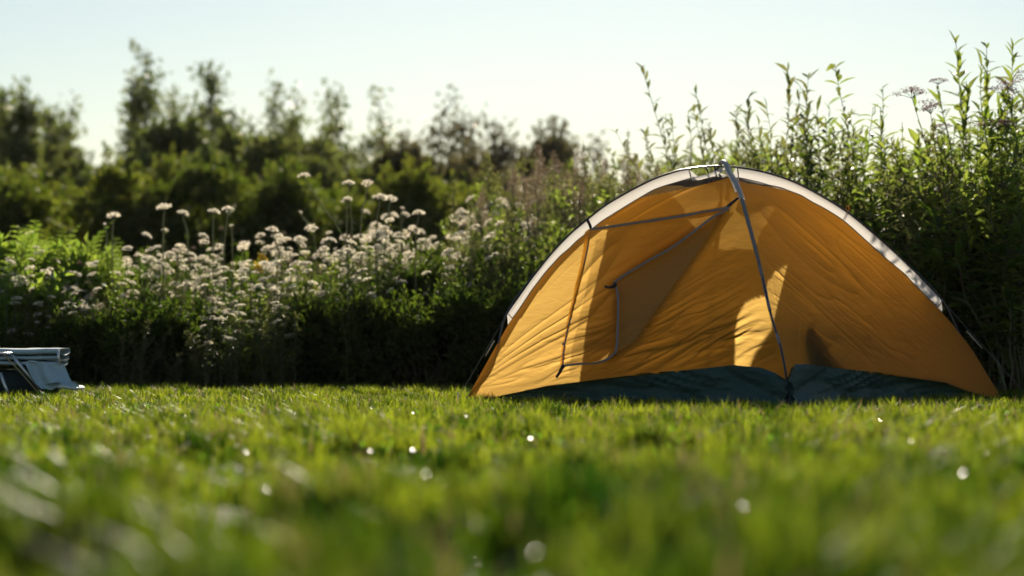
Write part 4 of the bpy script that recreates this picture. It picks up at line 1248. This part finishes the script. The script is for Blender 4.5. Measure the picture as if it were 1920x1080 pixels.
for i, (px_, py_, d, w_) in enumerate([(-25, 440, 15.5, 'at the left edge among the ferns'), (62, 452, 15.7, 'between the two highest ferns'), (128, 462, 15.4, 'under the arching fern'), (40, 500, 14.9, 'above the folded chair, among white flowers')]):
    bush(720 + i, hgt(py_, d), .6, .5, 2600, .085, 'fern', 'leafy_bush', 'lime green leafy bush ' + w_, 'bush', (px_x(px_, d), d, G0), 'lime green bushes at the left', lobes=8)

# green pyramid spires and the yellow bloom
def spire(px_, py_, d, label, seed, mat='olive', w=.10):
    H = hgt(py_, d)
    rg = np.random.RandomState(seed)
    t = thing('leafy_spire', label, 'weed', (px_x(px_, d), d, G0))
    sm, lm = MB(), MB(); tube(sm, [(0, 0, 0), (.01, 0, H * .5), (0, 0, H)], [.005, .004, .0015], 5)
    for i in range(46):
        q = .35 + .64 * i / 46; L = w * (1.02 - q) / .55 * rg.uniform(.8, 1.1); a_ = i * 2.4
        p0 = np.array([0, 0, H * q]); e = p0 + np.array([math.cos(a_) * L, math.sin(a_) * L, L * .6])
        tube(sm, [p0, (p0 + e) / 2, e], .001, 3)
        k = rg.rand(9, 1); leaves_small(lm, p0 + (e - p0) * k, unit(rg.normal(size=(9, 3)) + unit(e - p0)), .022, .008, rg)
    sm.build('stem', M['stem'], t); lm.build('foliage', M[mat], t)
for a in [(850, 335, 15.0, 'pale green pyramid spire rising above the right drift', 1), (882, 372, 14.8, 'smaller green spire right of the pyramid spire', 2),
          (1094, 262, 17.2, 'dark thin spire pointing up left of the tent roof', 3, 'treebrown', .05), (1178, 238, 17.0, 'thin feathery spire left of the leaning shoots', 4, 'olive', .05),
          (1214, 236, 17.4, 'thin feathery spire close beside the leaning shoots', 5, 'olive', .06), (925, 360, 15.4, 'green spire left of the pink weeds', 6, 'bright', .08),
          (1150, 292, 17.6, 'short feathery spire above the left slope of the tent', 7, 'olive', .05), (1060, 290, 17.8, 'short hazy spire left of the dark thin one', 8, 'treebrown', .06),
          (1000, 300, 18.0, 'dusky spire at the right of the dark hedge', 9, 'treebrown', .07)]:
    spire(*a)
for px_, py_, lb in ((492, 482, 'yellow flower in the dark gap between the drifts'), (484, 500, 'small yellow flower under the bright yellow one')):
    d = 15.3; H = hgt(py_, d)
    t = thing('yellow_flower', lb, 'flower', (px_x(px_, d), d, G0))
    sm = MB(); tube(sm, [(0, 0, 0), (.02, 0, H * .6), (0, 0, H)], .003, 5); sm.build('stem', M['stem'], t)
    rg = np.random.RandomState(int(px_)); hm = MB(); leaves_small(hm, np.array([[0, 0, H]]).repeat(60, 0) + rg.normal(size=(60, 3)) * .012, rand_dirs(rg, 60, .4), .02, .012, rg); hm.build('flower_head', M['yellow'], t)

# dusky seed heads behind the tent's left slope
def plume(px_, py_, d, label, seed):
    H = hgt(py_, d); rg = np.random.RandomState(seed)
    t = thing('seed_plume', label, 'weed', (px_x(px_, d), d, G0), 0, 'dusky plumes left of the tent')
    sm, lm, tips = herb(seed, H, 3, .12, .06, .010, 18, 'olive', lean=rg.normal() * .03)
    for p, dr, hk in tips:
        hm = MB(); n = 170; q = rg.rand(n, 1)
        leaves_small(hm, p - dr * .20 * q + rg.normal(size=(n, 3)) * (.006 + .028 * q), rand_dirs(rg, n, .8), .016, .007, rg)
        hm.build('plume', M['seed'], t)
    sm.build('stem', M['stem'], t); lm.build('foliage', M['olive'], t)
for i in range(26):
    px_ = 900 + i * 14 + rng.uniform(-8, 8); d = rng.uniform(15.5, 18.5)
    py_ = np.interp(px_, [900, 1000, 1130, 1290], [345, 285, 280, 300]) + rng.uniform(-10, 45)
    plume(px_, py_, d, 'dusky plumed weed in the hazy bank left of the tent roof', 1000 + i)

# ------------------------------------------------------------------ tall leafy plants on the right
LEAF_MESH = []
for k in range(4):
    rg = np.random.RandomState(40 + k); mb = MB(); leaves_lance(mb, [[0, 0, 0]], [[1, 0, .0]], 1.0, .24 + .03 * k, rg, .05 + .14 * k, rnd=np.array([k / 3.0]))
    LEAF_MESH.append(mb)
LEAF = {}
def leaf_mesh(k, mat):
    if (k, mat) not in LEAF:
        LEAF[(k, mat)] = LEAF_MESH[k].mesh('leaf', M[mat])
    return LEAF[(k, mat)]

def tall_plant(name, label, px_, py_, d, seed, nst=2, leaf=.11, per=30, mat='bright', stem='stem', base_px=None, spread=.12, group=None, up=.55, start=.3, head=None, single=True, taper=.3):
    """near plant whose leaves are each an object of its own"""
    H = hgt(py_, d); bx = base_px if base_px is not None else px_
    t = thing(name, label, 'plant' if 'shrub' not in name else 'shrub', (px_x(bx, d), d, G0), 0, group)
    rg = np.random.RandomState(seed); sm = MB(); lm = MB()
    for s in range(nst):
        hk = H * (1 if s == 0 else rg.uniform(.75, .95)); off = px_x(px_, d) - px_x(bx, d)
        ex = off * (1 if s == 0 else rg.uniform(.4, 1)) + (rg.normal() * .06 if s == 0 else rg.normal() * spread * 2.0); ey = rg.normal() * spread * .9
        q = np.linspace(0, 1, 12)
        P = np.stack([ex * q ** 1.35, ey * q ** 1.3, hk * q], 1); P[1:] += np.cumsum(rg.normal(size=(11, 3)), 0) * [.012, .012, .002]
        tube(sm, P, np.linspace(.006, .0016, 12), 6)
        nn = int(per * (1.5 if s == 0 else 1.2))
        for i in range(nn):
            f = min(.995, start + (1 - start) * ((i + rg.uniform(-.6, 1.4)) / nn) ** .85 if i else start)
            p = [np.interp(f, q, P[:, k]) for k in range(3)]
            a_ = i * 2.4 + s + rg.normal() * .6; L = leaf * (1 - taper * f) * rg.uniform(.5, 1.25)
            el = up + .5 * f ** 2 + rg.normal() * .32
            if single and s == 0:
                o = link('leaf', leaf_mesh(rg.randint(4), mat), t)
                o.location = p; o.rotation_euler = (rg.normal() * .3, -el, a_); o.scale = (L, L, L)
            else:
                leaves_lance(lm, [p], [[math.cos(a_) * math.cos(el), math.sin(a_) * math.cos(el), math.sin(el)]], L, L * .24, rg, .35)
        if head:
            head(t, P[-1], rg, s)
    sm.build('stem', M[stem], t, True)
    if lm.n: lm.build('foliage', M[mat], t)
    return t

def purple_head(w):
    def f(t, p, rg, s):
        mb = MB()
        for k in range(9):
            e = np.array(p) + [rg.normal() * w * .5, rg.normal() * w * .3, abs(rg.normal()) * .03 + .02]
            tube(mb, [p, (np.array(p) + e) / 2 + [0, 0, .004], e], .0013, 4, mat=1)
            n = 34; leaves_small(mb, e + rg.normal(size=(n, 3)) * [.018, .018, .007], rand_dirs(rg, n, .8), .010, .005, rg)
        mb.build('flower_head', [M['purple'], M['redstem']], t)
    return f
def flat_head(t, p, rg, s):
    mb = MB()
    for k in range(8):
        e = np.array(p) + [(k - 3.5) * .012, rg.normal() * .012, .03 - abs(k - 3.5) * .003]
        tube(mb, [p, e], .0011, 4, mat=1)
        leaves_small(mb, e + rg.normal(size=(16, 3)) * [.007, .007, .003], rand_dirs(rg, 16, .8), .008, .005, rg)
    mb.build('flower_head', [M['purple'], M['redstem']], t)

G1 = 'tall leafy plants right of the tent'
right = [
    ('willow_shrub', 'leaning brownish shoots, the highest left of the tent peak', 1222, 120, 15.6, 1, 6, .070, 24, 'olive', 'redstem', 1330, .08, .55, .5),
    ('willow_shrub', 'short shoots right of the leaning brownish ones', 1318, 205, 15.8, 2, 4, .075, 30, 'olive', 'redstem', 1345, .10, .6, .5),
    ('willow_shrub', 'lone thin shoot above the tent peak with a tuft on top', 1358, 172, 15.6, 3, 2, .07, 22, 'olive', 'stem', 1385, .05, .6, .45),
    ('willow_shrub', 'leafy top with wide leaves right above the tent roof, left of two', 1455, 128, 15.0, 4, 4, .085, 30, 'olive', 'stem', 1470, .10, .5, .35),
    ('willow_shrub', 'leafy top with wide leaves, right of two', 1500, 140, 14.9, 5, 4, .085, 30, 'olive', 'stem', 1490, .10, .5, .35),
    ('willow_shrub', 'low shoots left of the wide leaved tops', 1412, 205, 15.1, 6, 3, .075, 24, 'olive', 'stem', 1425, .08, .5, .35),
    ('leafy_stalk', 'candle shaped leafy stalk with a reddish tip', 1612, 116, 14.2, 7, 2, .085, 38, 'bright', 'stem', 1616, .05, .25, .3),
    ('leafy_stalk', 'slim feathery stalk right of the candle shaped one', 1660, 155, 14.0, 8, 2, .05, 32, 'bright', 'stem', 1664, .05, .5, .3),
    ('leafy_stalk', 'pointed leafy stalk between the flat heads', 1800, 165, 13.4, 9, 2, .085, 32, 'bright', 'stem', 1806, .05, .8, .3),
    ('leafy_stalk', 'topmost willowy stalk nodding left near the right edge', 1806, 66, 13.6, 10, 2, .085, 34, 'bright', 'stem', 1860, .05, .6, .35),
    ('leafy_stalk', 'tall leafy stalk right of the topmost willowy one', 1862, 84, 13.6, 11, 3, .085, 34, 'bright', 'stem', 1870, .05, .6, .35),
    ('leafy_stalk', 'tall leafy stalk cut by the right edge of the picture', 1908, 80, 13.5, 12, 3, .09, 34, 'bright', 'stem', 1905, .07, .6, .35),
    ('leafy_stalk', 'broad leaved stalk glowing below the right flower clusters', 1850, 235, 13.1, 13, 3, .12, 30, 'bright', 'stem', 1850, .12, .35, .3),
    ('leafy_stalk', 'broad leaved stalk glowing at the right edge', 1915, 230, 13.0, 14, 3, .12, 30, 'bright', 'stem', 1910, .12, .35, .3),
    ('leafy_stalk', 'arching leaves behind the purple flower stem', 1745, 265, 13.5, 15, 3, .11, 28, 'bright', 'stem', 1745, .12, .35, .3),
    ('leafy_stalk', 'bushy stalk between candle stalk and purple flowers', 1670, 240, 13.9, 16, 3, .09, 30, 'bright', 'stem', 1665, .10, .4, .3),
    ('leafy_stalk', 'large drooping leaves in the shade right of the tent fin', 1775, 400, 12.9, 17, 3, .13, 26, 'weed', 'stem', 1785, .12, .2, .3),
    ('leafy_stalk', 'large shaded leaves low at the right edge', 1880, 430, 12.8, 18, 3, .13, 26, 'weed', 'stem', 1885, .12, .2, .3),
    ('leafy_stalk', 'dark leafy stalk just behind the right fin', 1700, 350, 13.6, 19, 3, .10, 26, 'weed', 'stem', 1700, .12, .35, .3),
    ('leafy_stalk', 'leafy stalk left of the candle shaped one', 1565, 205, 14.4, 20, 3, .08, 30, 'olive', 'stem', 1570, .08, .5, .3),
]
for (nm, lb, px_, py_, d, sd, nst, lf, per, mt, st, bpx, spr, up, start) in right:
    tall_plant(nm, lb, px_, py_, d, 2000 + sd, nst + 1, lf * 1.6, per, mt, st, bpx, spr, G1, up * .85, start)
tall_plant('purple_flower', 'dusky purple flat flower clusters on a long dark stem leaning left', 1716, 186, 13.0, 2101, 1, .10, 14, 'bright', 'redstem', 1830, .03, G1, .35, .4, purple_head(.075))
tall_plant('purple_flower', 'smaller purple cluster just under the leaning one', 1712, 215, 13.05, 2102, 1, .05, 6, 'bright', 'redstem', 1800, .03, G1, .35, .5, purple_head(.05))
tall_plant('umbel_flower', 'flat brown flower head on a bare thin stem', 1774, 158, 13.2, 2103, 1, .06, 5, 'bright', 'stem', 1830, .02, G1, .4, .4, flat_head)
tall_plant('purple_flower', 'large dusky pink cluster left of two at the right edge', 1855, 180, 13.2, 2104, 2, .09, 16, 'bright', 'redstem', 1860, .06, G1, .35, .4, purple_head(.09))
tall_plant('purple_flower', 'large dusky pink cluster cut by the right edge', 1908, 168, 13.2, 2105, 2, .09, 16, 'bright', 'redstem', 1900, .06, G1, .35, .4, purple_head(.09))
tall_plant('umbel_flower', 'drooping dark bud head in front of the right thicket', 1750, 240, 13.3, 2106, 1, .07, 8, 'bright', 'redstem', 1790, .03, G1, .4, .4, flat_head)

# dense thicket filling the right side
protosT = []
for j in range(6):
    sm, lm, tips = herb(800 + j, 1.5, 8, .45, .15, .036, 42, 'bright', lean=.0, droop=.35, taper=.35, start=.08, up=.4)
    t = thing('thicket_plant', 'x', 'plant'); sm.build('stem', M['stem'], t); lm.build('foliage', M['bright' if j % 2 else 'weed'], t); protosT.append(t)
for j in range(3):
    sm, lm, tips = herb(830 + j, 1.5, 8, .36, .045, .016, 36, 'olive', side=.14, side_n=10, lance=False, start=.08)
    t = thing('thicket_plant', 'x', 'plant'); sm.build('stem', M['stem'], t); lm.build('foliage', M['olive'], t); protosT.append(t)
for k in range(130):
    px_ = rng.uniform(1430, 2010)
    d = rng.uniform(13.9, 16.2) if px_ < 1640 else rng.uniform(13.15, 15.6)
    ytop = np.interp(px_, [1430, 1500, 1620, 1750, 1900], [225, 195, 215, 205, 150]) + rng.rand() ** .8 * 190
    H = hgt(ytop, d)
    p = protosT[rng.randint(9)]
    where = 'behind the right slope of the tent' if px_ < 1640 else ('in the thicket right of the tent' if px_ < 1800 else 'in the thicket at the right edge')
    dup(p, (px_x(px_, d), d, G0), rng.uniform(0, 6.28), (.95, .95, H / 1.5), where_in('leafy green plant crowded ' + where, H, (1.25, 1.5), (d - 13.1) / 2.8), 'crowded plants ' + where)
# low plants close behind the right half of the tent keep the sun off it
for k in range(34):
    px_ = rng.uniform(1500, 1800); d = rng.uniform(13.25, 13.9)
    H = np.interp(px_, [1500, 1560, 1680, 1800], [.95, 1.12, 1.0, .7]) * rng.uniform(.85, 1.05)
    dup(protosT[rng.randint(6)], (px_x(px_, d), d, G0), rng.uniform(0, 6.28), (.8, .8, H / 1.5), 'low leafy plant right behind the tent wall', 'low plants behind the tent wall')
for p in protosT: park(p)
for row in protosW:
    for p in row: park(p)

for i, (px_, py_, d) in enumerate([(1560, 420, 13.75), (1650, 400, 13.7), (1745, 450, 13.6), (1840, 500, 13.5)]):  # added out of sight to darken the right tent wall by blocking sun
    bush(450 + i, hgt(py_, d), .6, .5, 4500, .06, 'weed', 'sun_block_bush', 'low sun-blocking bush close behind the tent, ' + ('under the top of the right fin', 'behind the middle of the right fin', 'behind the lower end of the right fin', 'beside the right corner of the tent')[i], 'bush', (px_x(px_, d), d, G0), 'low bushes close behind the tent', lobes=8)
# low tangle at the foot of all banks
rg = np.random.RandomState(77)
n = 95000
x = rg.uniform(-4.5, 5.2, n); y = rg.uniform(14.3, 18.5, n)
k = ~((np.abs(x - 1.1) < 1.7) & (y < 13.9)); x, y = x[k], y[k]; n = len(x)
P = np.stack([x, y, rg.rand(n) ** 1.4 * (.30 + .15 * vnoise(x * 2, y * 2))], 1)
mb = MB(); leaves_lance(mb, P, rand_dirs(rg, n, .8), rg.uniform(.03, .09, n), rg.uniform(.008, .02, n), rg, .4)
tag(mb.build('undergrowth', M['weed']), kind='stuff', label='dark low tangle of leaves at the foot of the weeds', cat='undergrowth')
